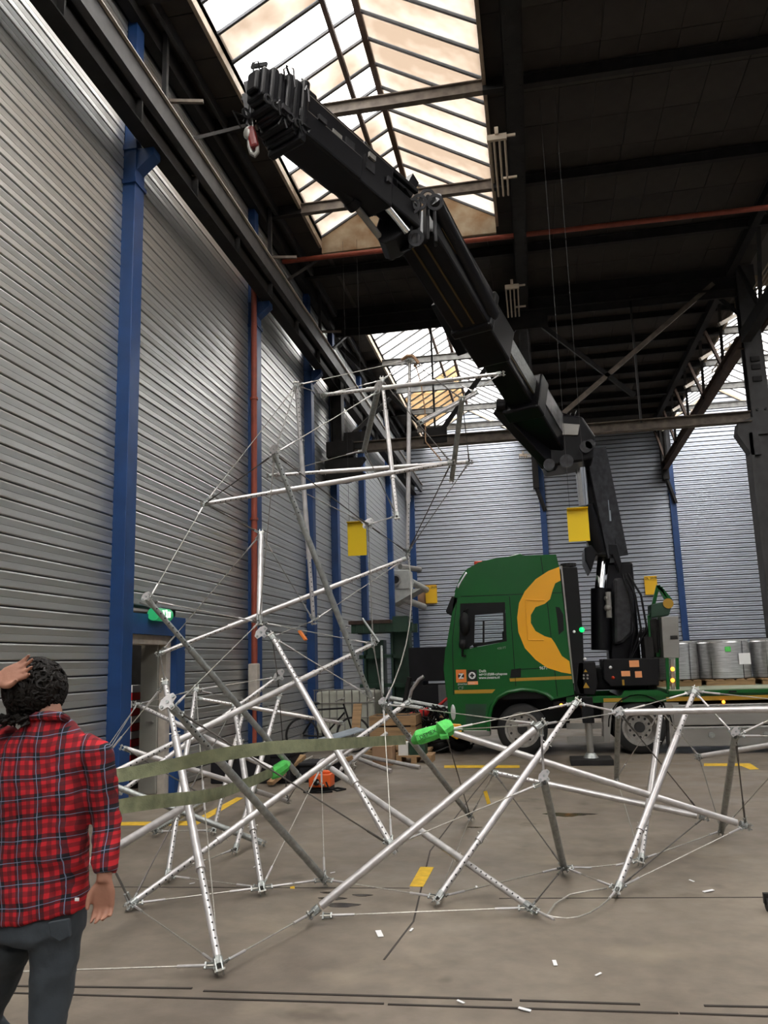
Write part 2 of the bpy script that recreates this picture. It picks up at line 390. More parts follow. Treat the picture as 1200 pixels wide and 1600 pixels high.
bays = [(3.3,9.24,1),(9.5,14.16,1),(14.42,18.05,1),(18.3,20.5,1),(20.75,24.1,0),(24.35,28.9,0),(29.15,34.0,0),(-16,3.29,0)]
for bi, (y0, y1, single) in enumerate(bays):
    if single:
        me = plank_mb(y1-y0).mesh('plank', M['clad'])
        me2 = plank_mb(y1-11.1).mesh('plank', M['clad']) if bi == 1 else None
        for k in range(NR):
            if bi == 1 and (k+.5)*PIT < 2.45: put(me2, 'plank', wl, (XL, 11.1, k*PIT))
            else: put(me, 'plank', wl, (XL + random.uniform(-.0015,.0015), y0, k*PIT))
    else:
        mb = MB()
        for k in range(NR):
            q = plank_mb(y1-y0); mb.add([v + Vector((XL, y0, k*PIT)) for v in q.v], q.f)
        o = mb.build('cladding_planks', 'clad', wl); tag(o, kind='stuff')
# ---- back wall
wb = struct('wall_back', (0, YB, 0), 'far end wall of pale horizontal ribbed metal cladding')
MB().box((-5.4,YB+.04,0),(16,YB+.3,13.2)).build('backing', 'backing', wb)
for (x0, x1) in ((-5.1,.5),(.74,5.66),(5.92,15)):
    mb = MB()
    for k in range(74):
        q = plank_mb(x1-x0, 'x'); mb.add([v + Vector((x0, YB, k*PIT)) for v in q.v], q.f)
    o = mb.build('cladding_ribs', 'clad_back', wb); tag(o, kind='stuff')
wr = struct('wall_right', (15,10,0), 'right side wall of the neighbouring bay'); MB().box((15,-16,0),(15.2,34.3,12)).build('panel','clad_back',wr)
wf = struct('wall_front', (0,-8,0), 'front wall behind the viewer'); MB().box((-5.3,-16.2,0),(15.2,-16,12.4)).build('panel','clad_back',wf)

# ---- ceiling
ce = struct('ceiling', (0,10,H), 'dark flat roof of old boards between the skylights')
SKX = ((-4.2,-.3),(5.95,9.85)); SKY = ((-14.5,16.5),(20.8,YB))
def slab(x0,x1,y0,y1): MB().box((x0,y0,H+.03),(x1,y1,H+.2)).build('roof_slab','roofback',ce)
slab(-5.3,-4.2,-16,34.3); slab(-.3,5.95,-16,34.3); slab(9.85,15.2,-16,34.3)
for x0, x1 in SKX: slab(x0,x1,-16,-14.5); slab(x0,x1,16.62,20.8)
bw, bl = .60, .925
tile = MB().box((.006,.006,0),(bw-.006,bl-.006,.03)).mesh('board', M['roof'])
cells = []
for ix in range(10):
    for iy in range(30):
        x = -.25 + ix*bw + (0 if iy else 0); y = 6.0 + iy*bl
        if x + bw < 5.95: cells.append((x, y))
cells = cells[:300]
for x, y in cells: put(tile, 'board', ce, (x + random.uniform(-.003,.003), y, H-.002 + random.uniform(-.004,.004)))
mb = MB()
for ix in range(8):
    for iy in range(6): mb.box((-4.15+ix*.52, 16.6+iy*.69, H),(-4.15+ix*.52+.5, 16.6+iy*.69+.67, H+.03))
for iy in range(40): mb.box((-5.08,-2+iy*.9,H),(-4.25,-2+iy*.9+.88,H+.03)); mb.box((9.9,-2+iy*.9,H),(14.9,-2+iy*.9+.88,H+.03))
tag(mb.build('far_boards','roof',ce), kind='stuff')
# ---- skylights
def skylight(idx, x0, x1, y0, y1, lab, amber=()):
    zr = H + 1.3; xm = (x0+x1)/2; r = struct('window_%d' % idx, (xm, (y0+y1)/2, H), lab)
    for xa, s in ((x0, -1), (x1, 1)): MB().box((xa, y0, H-.12),(xa+s*.06, y1, H+.24)).build('curb','beige',r)
    zc = H + .16
    n = round((y1-y0)/.62); st = (y1-y0)/n
    for s, xa in ((0, x0), (1, x1)):
        L = math.hypot(xm-xa, zr-zc); dz = zr-zc; dx = xm-xa
        me = MB().add([(0,.03,0),(dx,.03,dz),(dx,st-.03,dz),(0,st-.03,0),(0,.03,.012),(dx,.03,dz+.012),(dx,st-.03,dz+.012),(0,st-.03,.012)],
              [(0,3,2,1),(4,5,6,7),(0,1,5,4),(1,2,6,5),(2,3,7,6),(3,0,4,7)])
        meshes = [me.mesh('pane', M['pane']), me.mesh('pane', M['pane_amber']), me.mesh('pane', M['pane_dirty'])]
        bar = MB().beam((0,0,-.02),(dx,0,dz-.02),.045,.05).mesh('glazing_bar', M['greysteel'])
        for k in range(n): put(meshes[1 if (s, k) in amber else (2 if (idx == 1 and y0+k*st > 8.5 and (s == 1 or k % 3 == 1 or y0+k*st > 13.6)) else 0)], 'pane', r, (xa, y0+k*st, zc))
        for k in range(n+1): put(bar, 'glazing_bar', r, (xa, y0+k*st, zc))
    MB().beam((xm,y0,zr-.04),(xm,y1,zr-.04),.10,.14).build('ridge_beam','rust',r)
    MB().beam(((x0+xm)/2+.55,y0,zr-.42),((x0+xm)/2+.55,y1,zr-.42),.08,.10).build('purlin','rust',r)
    for ya in (y0, y1):
        if ya > 33 : continue
        MB().prism([(x0,H-.25),(x1,H-.25),(x1,zc),(xm,zr),(x0,zc)],'y',ya,ya+(.08 if ya==y1 else -.08)).build('gable_panel','gable',r)
    return r
skylight(1, *SKX[0], *SKY[0], 'long glazed roof light above the crane jib, nearest on the left')
skylight(2, *SKX[0], *SKY[1], 'glazed roof light beyond the lattice truss, above the frame tower', amber={(0,k) for k in range(12,19)})
skylight(3, *SKX[1], *SKY[0], 'unseen glazed roof light added over the right hand bay, near part')  # out of view, added for the daylight it lets in
skylight(4, *SKX[1], *SKY[1], 'glazed roof light at the far right beyond the steel pillar')
# back gables above the end wall
for i,(x0,x1) in enumerate(SKX):
    xm=(x0+x1)/2
    o = MB().prism([(x0-.05,H+.1),(xm,H+1.35),(x1+.05,H+.1),(x1+.05,H+.02),(xm,H+1.22),(x0-.05,H+.02)],'y',YB-.08,YB).build('trim_%d'%(i+3),'beige'); tag(o,'beige verge board under the far end of a roof light','trim',kind='structure')
# ---- transverse roof beams
BY = [(3.4,'first'),(6.3,''),(9.1,''),(12.0,''),(14.85,''),(17.6,''),(23.9,''),(26.6,''),(29.2,''),(31.6,'')]
blab = {12.0:'brown transverse roof beam crossing above the crane jib tip', 14.85:'brown transverse roof beam crossing behind the jib elbow', 17.6:'dark transverse roof beam just beyond the stained gable end',
 23.9:'pale roof beam across the far light, first beyond the lattice truss', 26.6:'pale roof beam across the far light, second beyond the lattice truss', 29.2:'pale roof beam across the far light, third beyond the lattice truss', 31.6:'pale roof beam across the far light, nearest the end wall',
 3.4:'roof beam above the viewer', 6.3:'roof beam over the front of the frame', 9.1:'roof beam just above the top of the view'}
for y, _ in BY:
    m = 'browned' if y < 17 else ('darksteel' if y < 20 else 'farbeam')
    o = thing('roof_beam', (0,y,H-.2), blab[y], 'roof beam', 'transverse roof beams')
    for xa, xb in ((-5.05,-4.2),(-.3,5.95),(9.85,14.9)): MB().ibeam((xa,y,H-.14),(xb,y,H-.14),.12,.22,.018).build('shaded_length', 'darksteel', o)  # same beam under the boards, shade put into a darker colour
    for xa, xb in SKX: MB().ibeam((xa,y,H-.14),(xb,y,H-.14),.12,.22,.018).build('daylit_length', m, o)  # spans below the glazing, daylight put into a lighter colour
# extra purlins between (dark)
for k, y in enumerate((20.9,22.3,25.2,27.9,30.4,33.2)):
    o = MB().ibeam((-.2,y,H-.10),(5.9,y,H-.10),.10,.16,.015).build('purlin','darksteel'); tag(o, 'dark roof purlin beyond the lattice truss, %s from it' % ('first','second','third','fourth','fifth','sixth')[k], 'purlin', 'far purlins')
# ---- longitudinal girder
g = thing('longitudinal_girder', (.2,13,H-.35), 'dark riveted steel girder running lengthwise right of the skylight', 'girder')
MB().ibeam((.2,-4,H-.42),(.2,33.9,H-.42),.26,.34,.025).build('web','darksteel',g)
MB().box((.04,-4,H-.25),(.36,33.9,H-.2)).build('top_plate','darksteel',g)
mb = MB()
for k in range(60):
    for s in (-.09,.09): mb.ball((.2+s, 3+k*.5, H-.60), .014, (1,1,.6), 6, 4)
tag(mb.build('rivets','darksteel',g), kind='stuff')
# ---- red pipes
o = MB().tube([(-5.06,16.3,10.55),(0,16.38,10.55),(14.5,16.6,10.55)],.055,10).build('red_pipe','redpipe',smooth=True); tag(o,'red brown pipe running across under the dark roof','pipe')
p = thing('riser_pipe', (-4.95,14.02,0), 'red brown riser pipe with cream guard standing against blue column','pipe')
MB().cyl((-4.93,14.02,1.65),(-4.93,14.02,9.25),.055,12).build('pipe','redpipe',p,smooth=True)
MB().box((-5.02,13.93,.95),(-4.85,14.1,1.70)).build('guard','creampipe',p,bevel=.02); MB().cyl((-4.93,14.02,0),(-4.93,14.02,.95),.04,10).build('lower_pipe','redpipe',p,smooth=True)
for z in (4.3,6.6): MB().ring((-4.93,14.02,z),(0,0,1),.075,.05,.04,14).build('collar','redpipe',p)
# ---- blue columns of left wall
CL = {9.24:'beside the doorway, nearest of the blue columns',14.16:'behind the red riser pipe',18.05:'behind the left end of the lattice truss',20.5:'just beyond the lattice truss on the left wall',24.1:'behind the hanging yellow board',28.9:'above the grey heater on the left wall'}
for y, s in CL.items():
    c = thing('steel_column', (-5.0,y+.13,0), 'blue steel wall column '+s, 'column', 'blue columns of the left wall')
    MB().box((-5.12,y,0),(-4.92,y+.26,8.75)).build('shaft','blue',c,bevel=.008)
    MB().box((-5.1,y+.02,8.75),(-4.97,y+.24,10.95)).build('upper_shaft','blue',c)
    MB().prism([(-4.94,8.3),(-4.94,8.62),(-4.68,8.62),(-4.68,8.52)],'y',y+.03,y+.23).build('corbel','blue',c)
    MB().box((-5.1,y-.03,8.10),(-4.9,y+.29,8.16)).box((-5.1,y-.03,8.6),(-4.9,y+.29,8.66)).build('splice_plate','blue',c)
for x, s in ((.5,'behind the green truck cab'),(5.66,'right of the crane, on the end wall'),(-5.0,'in the far left corner of the hall')):
    c = thing('steel_column', (x+.12,YB-.1,0), 'blue steel column '+s, 'column', 'blue columns of the end wall')
    MB().box((x,YB-.14,0),(x+.24,YB+.02,9.6 if x>0 else 9)).build('shaft','blue',c)
    if x>0:
        MB().box((x-.22,YB-.5,8.55),(x+.02,YB-.1,10.9)).build('bracket_post','darksteel',c)
        MB().beam((x-.1,YB-.4,8.6),(x+.2,YB-.2,7.6),.12,.12).build('bracket_brace','darksteel',c)
    MB().box((x-.02,YB-.16,8.0),(x+.26,YB,8.06)).build('splice_plate','blue',c)
# ---- crane runway on the left wall
g = thing('runway_girder', (-4.7,12,8.3), 'dark crane runway girder fixed along the left wall on corbels','girder')
MB().ibeam((-4.72,-4,8.83),(-4.72,33.8,8.83),.22,.42,.025).build('beam','darksteel',g)
for k in range(20): MB().box((-4.80,-2+k*1.8,8.64),(-4.62,-1.97+k*1.8,9.02)).build('stiffener','darksteel',g)
g = thing('walkway_channel', (-4.4,12,8.7), 'grey steel channel with pale top edge hung beside the runway','girder')
MB().box((-4.42,-4,8.74),(-4.38,33.8,9.04)).box((-4.48,-4,8.74),(-4.42,33.8,8.77)).build('channel','greysteel',g)
MB().box((-4.44,-4,9.04),(-4.34,33.8,9.055)).build('top_edge','creampipe',g)
for k in range(16):
    y=3.2+k*1.85; MB().beam((-4.72,y,9.03),(-4.4,y+.1,9.0),.08,.03).build('tie','creampipe' if k%3==1 else 'greysteel',g)
    MB().beam((-4.42,y+.9,8.76),(-4.42,y+.9,9.03),.03,.02).build('rib','darksteel',g)
for k,y in enumerate((9.9,14.75,18.7)):
    b = thing('roof_strut', (-4.9,y,9), 'thin steel hanger and stay above the runway, %s from the front' % ('first','second','third')[k], 'strut','stays above the runway')
    MB().beam((-4.84,y,9.0),(-4.84,y,10.95),.07,.07).build('post','greysteel',b)
    MB().beam((-4.95,y+.1,9.9),(-4.35,y+.25,9.9),.05,.05).build('arm','browned',b)
    MB().beam((-4.84,y+.15,9.2),(-4.3,y+2.2,10.9),.07,.05).build('brace','darksteel',b)
g = thing('eaves_angle', (-4.6,12,10.5), 'dark eaves girder running below the roof edge along the left wall','girder')
MB().beam((-4.98,-4,10.75),(-4.98,33.8,10.75),.16,.30).build('purlin','darksteel',g)
MB().beam((-4.72,-4,10.86),(-4.72,33.8,10.86),.06,.18).build('flange','greysteel',g)
# ---- lattice truss at Y=20
Yt=20.0
t = thing('lattice_truss', (.3,Yt,7.05), 'dark riveted lattice truss spanning the hall below the roof','truss')
MB().ibeam((-4.75,Yt,7.14),(5.35,Yt,7.14),.24,.26,.02).build('bottom_chord','browned',t)
MB().ibeam((-4.75,Yt,10.55),(5.35,Yt,10.55),.26,.34,.02).build('top_chord','darksteel',t)
MB().box((-4.75,Yt-.03,10.2),(5.35,Yt+.03,10.98)).build('web_plate','darksteel',t)
for a,b in (((-2.2,7.2),(-4.6,9.9)),((-2.2,7.2),(.3,10.4)),((2.75,7.9),(.3,10.3)),((2.75,7.9),(.3,7.2)),((.5,7.2),(4.85,10.6))):
    if (a,b)==((2.75,7.9),(.3,7.2)): continue
    MB().beam((a[0],Yt,a[1]),(b[0],Yt,b[1]),.11,.09,(0,1,0)).build('diagonal','browned' if b==(4.85,10.6) else 'darksteel',t)
for x in (-2.2,.3,2.85): MB().beam((x,Yt,7.2),(x,Yt,10.5),.05,.06,(0,1,0)).build('vertical','greysteel',t)
for ga, gb in (((-.2,Yt-.05,9.9),(.8,Yt+.05,10.4)),((-4.7,Yt-.05,7.1),(-4.0,Yt+.05,7.55)),((-2.5,Yt-.05,7.1),(-1.9,Yt+.05,7.5))): MB().box(ga,gb).build('gusset','darksteel',t)
p = thing('truss_post', (-4.7,Yt-.2,6.6), 'dark steel post and bracket carrying the left end of the truss','post')
MB().ibeam((-4.72,Yt-.15,7.0),(-4.72,Yt-.15,9.0),.34,.30,.03,(1,0,0)).build('post','darksteel',p)
MB().box((-4.98,Yt-.35,6.85),(-4.3,Yt+.1,7.25)).build('shoe','darksteel',p)
MB().prism([(-5.05,6.2),(-5.05,6.8),(-4.0,6.8),(-4.25,6.5),(-3.95,6.35),(-4.5,6.2)],'y',Yt-.3,Yt).build('bracket','darksteel',p)
MB().beam((-4.6,Yt,7.3),(-3.4,Yt+1.2,8.9),.10,.10).build('knee_brace','darksteel',p)
# ---- right longitudinal lattice girder and pillar
g = thing('side_lattice_girder', (5.35,27,9), 'brown lattice girder receding from the pillar towards the end wall','girder')
MB().ibeam((5.4,20.2,9.1),(5.55,33.9,9.1),.22,.32,.02).build('bottom_chord','rust',g)
MB().beam((5.2,20.2,10.78),(5.2,33.9,10.78),.16,.22).build('top_chord','darksteel',g)
for k in range(5):
    y=21.5+k*2.6; MB().beam((5.3,y,10.7),(5.45,y+.9,9.2),.08,.08).build('diagonal','darksteel',g); MB().beam((5.3,y+1.9,10.7),(5.45,y+.9,9.2),.08,.08).build('diagonal','rust',g)
    MB().beam((5.3,y+.2,10.2),(5.9,y+.6,10.6),.07,.1).build('stay','creampipe',g)
g = thing('side_lattice_girder', (5.35,10,9), 'dark lattice girder above and before the pillar at upper right','girder')
MB().beam((5.4,2,9.1),(5.4,19.8,9.1),.22,.32).build('bottom_chord','darksteel',g)
MB().beam((5.2,2,10.78),(5.2,19.8,10.78),.16,.22).build('top_chord','darksteel',g)
for k in range(6):
    y=4.5+k*2.6; MB().beam((5.3,y,10.7),(5.4,y+.9,9.2),.08,.08).build('diagonal','darksteel',g); MB().beam((5.3,y+1.9,10.7),(5.4,y+.9,9.2),.08,.08).build('diagonal','darksteel',g)
p = thing('steel_pillar', (5.8,20,0), 'massive dark grey steel pillar at the right edge','pillar')
MB().box((5.26,Yt-.05,0),(5.34,Yt+.45,6.75)).box((5.34,Yt+.05,0),(6.7,Yt+.35,6.75)).box((6.7,Yt-.05,0),(6.78,Yt+.45,6.75)).build('lower_shaft','greysteel',p)
MB().box((5.40,Yt-.02,6.7),(5.82,Yt+.04,11)).box((5.40,Yt+.3,6.7),(5.82,Yt+.36,11)).box((5.58,Yt,6.7),(5.64,Yt+.34,11)).build('upper_shaft','greysteel',p)
MB().box((5.9,Yt,6.75),(8.5,Yt+.5,7.25)).build('cross_beam','darksteel',p)
MB().prism([(5.28,6.2),(5.0,6.75),(5.05,7.0),(5.45,7.15),(5.5,6.2)],'y',Yt-.05,Yt+.3).build('corbel','greysteel',p)
for z in (8.0,8.3,8.5): MB().box((5.5,Yt-.06,z),(5.7,Yt-.02,z+.12)).build('bolt_plate','darksteel',p)
for dx in (.12,.3): MB().cyl((5.4+dx,Yt-.06,7.3),(5.4+dx,Yt-.01,7.3),.03,8).build('bolt','black',p)
MB().beam((5.55,Yt+.1,9.6),(5.05,Yt+.4,10.4),.12,.1).build('knee_brace','darksteel',p)
# sloped cross members in the right bay
for k,(a,b) in enumerate((((6.2,22,9.4),(8.6,33,9.6)),((5.9,20.4,9.4),(6.9,12.5,10.7)))):
    o=MB().beam(a,b,.1,.1).build('bracing_bar','rust'); tag(o,('rusty bracing bar crossing the far right roof light','dark bracing bar above the right edge of the pillar')[k],'bracing bar')
# ---- doorway
d = struct('door_1', (XL,10.4,0), 'open doorway with blue lintel and cream frame in the left wall')
MB().box((-5.12,9.5,2.10),(-4.93,11.08,2.36)).build('lintel','blue',d)
MB().box((-5.12,10.80,0),(-4.93,11.08,2.10)).build('blue_jamb','blue',d)
MB().box((-5.3,9.5,1.98),(-5.02,10.80,2.10)).box((-5.12,10.66,0),(-5.02,10.80,1.98)).box((-5.3,9.42,0),(-5.05,9.5,2.1)).build('door_frame','creampipe',d)
MB().box((-5.36,10.60,.02),(-5.12,10.65,1.98)).build('door_leaf','doorleaf',d); leaf = [o_ for o_ in d.children if o_.name.startswith('door_leaf')][0]
MB().cyl((-5.17,10.56,.95),(-5.17,10.60,.95),.018,8).box((-5.24,10.55,.94),(-5.16,10.57,.965)).build('door_handle','alu',leaf)
r = struct('wall_niche', (-6,10,0), 'dark store room seen through the doorway')
MB().box((-7.0,9.3,0),(-6.9,12.4,2.5)).box((-7,9.2,0),(-5.3,9.3,2.5)).box((-7,12.3,0),(-5.3,12.4,2.5)).box((-7,9.2,2.5),(-5.3,12.4,2.55)).build('store_wall','darksteel',r)
CX0 = -6.04
for k in range(12):
    m='red' if k%2==0 else 'paper'
    o=MB().box((CX0,11.3,.12+k*.11),(CX0+.2,11.6,.22+k*.11)).build('carton',m); tag(o,'%s carton seen through the doorway, %s of its stack' % ('red' if k%2==0 else 'white', ('lowest','second from the bottom','third from the bottom','fourth from the bottom','fifth from the bottom','sixth from the bottom','sixth from the top','fifth from the top','fourth from the top','third from the top','second from the top','topmost')[k]),'carton','stacked cartons in the store')
o=MB().box((-6.2,11.2,.0),(-5.7,11.7,.115)).build('plinth','darksteel'); tag(o,'low dark plinth under the cartons in the store','plinth')
o=MB().box((-6.0,11.75,.0),(-5.5,12.2,1.36)).build('cupboard','rust'); tag(o,'dark red cupboard beside the cartons in the store','cupboard')
o=MB().box((-5.95,11.8,1.36),(-5.75,12.1,1.62)).build('carton','paper'); tag(o,'white carton on the dark red cupboard in the store','carton')
e = thing('exit_sign', (-4.86,10.1,2.36), 'green running man exit sign above the doorway','sign')
n=10; vs=[];fs=[]
mb=MB().cyl((-4.86,9.92,2.36),(-4.86,10.34,2.36),.085,18).build('sign_body','exitg',e,smooth=True)
MB().box((-4.79,10.18,2.32),(-4.768,10.24,2.40)).box((-4.79,10.03,2.30),(-4.768,10.06,2.41)).ball((-4.775,10.12,2.405),.016).beam((-4.772,10.12,2.39),(-4.772,10.13,2.345),.02,.02).beam((-4.772,10.13,2.345),(-4.78,10.09,2.30),.015,.015).beam((-4.772,10.13,2.345),(-4.78,10.16,2.30),.015,.015).build('running_figure','exitw',e)
MB().beam((-5.1,10.0,2.52),(-4.86,10.0,2.42),.02,.02).beam((-5.1,10.3,2.52),(-4.86,10.3,2.42),.02,.02).build('wall_arm','alu',e)
# ---- fluorescent fittings
def fitting(x,y,z,L,lab):
    t=thing('light_fitting',(x,y,z),lab,'light fitting','unlit tube fittings under the roof')
    MB().box((x-.16,y,z),(x+.16,y+.06,z+.10)).box((x-.03,y-.04,z+.08),(x+.03,y+.03,z+.2)).build('end_plate','cream',t)
    for k in range(4): MB().cyl((x-.14+k*.09,y+.05,z+.04),(x-.14+k*.09,y+L,z+.04),.018,8).build('tube','cream',t)
    MB().box((x+.05,y+L*.7,z+.05),(x+.3,y+L*.7+.03,z+.09)).box((x+.05,y+.03,z+.05),(x+.3,y+.06,z+.09)).build('bracket','cream',t)
fitting(-.12,12.1,9.95,1.75,'cream four tube light fitting under the girder, nearest one')
fitting(-.04,17.7,9.98,1.7,'cream four tube light fitting under the girder behind the crane boom')
fitting(5.62,17.2,9.9,2.0,'cream tube light fitting beside the pillar at the right edge')
fitting(-.05,32.2,9.6,.6,'small light fitting near the end wall left of the crane elbow')
fitting(5.9,23.2,10.0,1.9,'tube light fitting seen through the side lattice girder, nearer one')
fitting(5.9,29.2,9.9,1.6,'tube light fitting seen through the side lattice girder, farther one')
# ---- hanging boards on wires
def board(x0,x1,y,z0,z1,w,lab):
    t=thing('hanging_sign',((x0+x1)/2,y,z0),lab,'sign','hanging yellow boards')
    MB().box((x0,y,z0),(x1,y+.01,z1)).build('board','signyel',t)
    MB().add([(x0,y-.09,z1+.01),(x1,y-.09,z1+.01),(x1,y+.01,z1),(x0,y+.01,z1),(x0,y-.09,z1+.02),(x1,y-.09,z1+.02),(x1,y+.01,z1+.01),(x0,y+.01,z1+.01)],[(0,3,2,1),(4,5,6,7),(0,1,5,4),(1,2,6,5),(2,3,7,6),(3,0,4,7)]).build('folded_lip','signyel',t)
    for x in w: MB().cyl((x,y,z1),(x,y,H-.05),.003,5).build('hanging_wire','greysteel',t)
board(.585,.90,12.6,3.37,3.86,(.63,.88),'yellow board hung on two wires before the crane boom')
board(-3.74,-3.34,16.45,3.85,4.54,(-3.70,-3.38),'yellow board hung on two wires among the frame tower')
# ---- wall signs on the end wall
for x0,z0,lab,s in ((-4.42,4.02,'amber notice plate beside the heater in the far left corner','DL 2R09'),(4.40,3.98,'amber notice plate on the end wall behind the crane','DL 2R08')):
    t=thing('notice_plate',(x0+.25,YB-.1,z0),lab,'sign')
    MB().box((x0,YB-.12,z0),(x0+.48,YB-.09,z0+.74)).build('plate','signqr',t)
    MB().box((x0-.02,YB-.13,z0+.58),(x0+.50,YB-.115,z0+.60)).build('divider','tape',t)
    text(s,.13,'hole',t,'lettering',(x0+.02,YB-.125,z0+.61),(R(90),0,0))

# ================================================================ COLLAPSED STRUT FRAME
def strut(nick, a, b, label, group, hole_ends='ab', dull=False, r=.027):
    a = Vector(a); b = Vector(b); L = (b-a).length; d = (b-a)/L
    t = thing('strut', tuple(a), label, 'strut', group)
    m = 'galvdark' if dull else 'galv'
    q = lambda s: a + d*(L*s)
    ia, ib = .26, .74
    if 'a' not in hole_ends: ia = .03
    if 'b' not in hole_ends: ib = .97
    MB().cyl(q(ia), q(ib), r, 14).build('outer_tube', m, t, smooth=True)
    inner = None
    if ia > .1: inner = MB().cyl(q(.012), q(ia+.01), r*.82, 12).build('inner_tube', m, t, smooth=True)
    if ib < .9: inner = MB().cyl(q(ib-.01), q(.988), r*.82, 12).build('inner_tube', m, t, smooth=True)
    view = Vector((0, 0, 1.65)) - q(.5); nrm = (view - d*view.dot(d)).normalized(); side = d.cross(nrm).normalized()
    nn = (nrm + side*.35).normalized()
    mb = MB()
    for (s0, s1) in ([(0.03, ia-.01)] if ia > .1 else []) + ([(ib+.01, .97)] if ib < .9 else []):
        k = int((s1-s0)*L/.05)
        for i in range(k):
            c = q(s0 + (i+.5)*(s1-s0)/k); mb.cyl(c + nn*(r*.82-.001), c + nn*(r*.82+.0008), .0065, 8)
    if mb.v: tag(mb.build('pin_holes', 'hole', inner or t), kind='stuff')
    for s in (ia, ib):
        if .05 < s < .95:
            MB().cyl(q(s)-d*.012, q(s)+d*.012, r*1.12, 12).build('collar', m, t, smooth=True)
            MB().cyl(q(s+.02)-side*r*1.5, q(s+.02)+side*r*1.5, .004, 6).build('locking_pin', 'steelcable', t)
    for c, s in ((a, 1), (b, -1)):
        u = d*s
        MB().cyl(c - u*.005, c + u*.045, r*1.0, 10).build('end_socket', 'galvdark', t, smooth=True)
        MB().beam(c - u*.05 + side*.016, c + u*.03 + side*.016, .007, .045, nrm).build('lug_plate', 'galvdark', t)
        MB().beam(c - u*.05 - side*.016, c + u*.03 - side*.016, .007, .045, nrm).build('lug_plate', 'galvdark', t)
        MB().cyl(c - u*.032 - side*.03, c - u*.032 + side*.03, .010, 8).build('pin', 'steelcable', t)
    return t
FL = 'struts of the collapsed part of the frame'; TW = 'struts of the standing part of the frame'
S = {}
def add(nick, name, a, b, label, group, **k):
    S[nick+'a'] = (a, name+' foot'); S[nick+'b'] = (b, name+' head'); strut(nick, a, b, label, group, **k)
add('A','front strut',(-1.804,4.55,0.06),(-2.972,6.3,1.536),'nearest silver strut, its drilled foot standing on the floor in front',FL)
add('B','low rising strut',(-2.889,5.651,0.05),(-1.197,7.6,1.279),'long silver strut rising from beside the man towards the wooden crate',FL)
add('C','stout grey strut',(-1.676,6.328,0.06),(-2.257,4.9,1.411),'stout dull grey strut slanting down to the right from the big bracket',FL,dull=True,hole_ends='b')
add('D','leaning strut',(-1.086,5.95,0.382),(-2.265,6.9,1.9),'silver strut leaning from the middle crossing up towards the red riser',FL)
add('E','crossing strut',(-1.521,5.456,0.08),(-0.004,6,1.188),'silver strut crossing the middle, rising right towards the front truck wheel',FL,hole_ends='')
add('F','middle low strut',(-0.143,5.728,0.06),(-1.965,7.6,0.724),'silver strut running down right from the orange case to the middle foreground',FL,hole_ends='a')
add('G','cab strut',(-0.766,5.918,0.06),(0.289,7,1.279),'silver strut rising right to the corner below the crane controls',FL)
add('H','green wrapped strut',(1.561,7.3,0.274),(-0.774,6.8,1.094),'long silver strut whose left end is wrapped in a green sling',FL,hole_ends='')
add('I','short far strut',(1.352,7.9,0.229),(-0.481,8.3,0.566),'silver strut lying almost level behind the green wrapped one',FL,hole_ends='b')
add('J','dark prop',(0.101,6.792,0.06),(-0.007,6,0.8),'dark steep strut standing under the bright joint plate in mid floor',FL,dull=True,hole_ends='')
add('K','right strut',(0.449,6.222,0.06),(1.287,7.4,1.332),'silver strut with drilled ends rising in front of the truck side boxes',FL)
add('L','rear wheel strut',(0.708,7.068,0.06),(1.167,8.6,1.103),'slender steep silver strut in front of the rear truck wheel',FL)
add('M','level strut',(0.644,7.2,1.183),(2.156,6.8,1.213),'level silver strut leaving the picture at the right edge',FL,hole_ends='')
add('N','hanging dark strut',(0.746,9.3,0.375),(0.727,8.3,1.071),'short dark upright strut left of the rear truck wheel',FL,dull=True,hole_ends='')
add('O','right prop',(1.541,8.197,0.06),(1.47,6.9,1.008),'dull grey steep strut below the joint plate at the right',FL,dull=True,hole_ends='')
add('Q','far right strut',(1.651,9.6,0.548),(2.759,8.8,0.831),'silver strut under the truck side boxes at the right edge',FL,hole_ends='')
add('T','crate strut',(-0.779,8.84,0.06),(-1.312,7,1.302),'dull grey strut slanting down right from the joint before the wooden crate',FL,dull=True,hole_ends='b')
add('U','tall grey strut',(-1.509,7.4,1.353),(-2.167,6.7,3.49),'tall dull strut leaning left from the crate joint up to the tower',TW,dull=True)
add('V','lower ledger',(-3.193,7.6,3.276),(-0.767,8.4,3.709),'white strut lying nearly level, left end drilled, before the red riser',TW)
add('W','far ledger',(-3.067,9.3,3.935),(-0.66,9.6,3.995),'thinner level strut just behind the drilled white one',TW)
add('X','left upright',(-2.353,8.6,2.116),(-2.459,8.4,4.727),'upright silver strut before the third blue column',TW)
add('Y','mast strut',(-1.449,9.6,2.94),(-1.337,9.6,5.365),'tallest upright strut with an orange rope knot on its head',TW)
add('Z','inner upright',(-1.436,8.8,3.247),(-1.66,9.4,5.057),'upright silver strut left of the roped mast strut',TW)
add('AA','top ledger',(-2.34,9.2,4.865),(-0.206,8.8,4.787),'topmost level strut reaching right to the crane boom',TW)
add('AB','stout upper strut',(-1.826,9,4.085),(-1.354,7.4,4.22),'stout foreshortened strut under the round joint near the tower top',TW,dull=True,hole_ends='',r=.03)
add('AC','right upper strut',(-0.805,8.8,3.625),(-0.575,7.8,4.201),'dark steep strut hanging from the upper right joint of the tower',TW,dull=True,hole_ends='')
add('AD','slanting upper strut',(-1.052,8.2,4.119),(-0.51,9.2,4.722),'slanting strut at the upper right joint with a bright open end',TW,hole_ends='')
add('AE','long white strut',(-3.789,7.9,1.81),(-1.421,9.2,2.814),'long white strut rising right below the grey heater',TW)
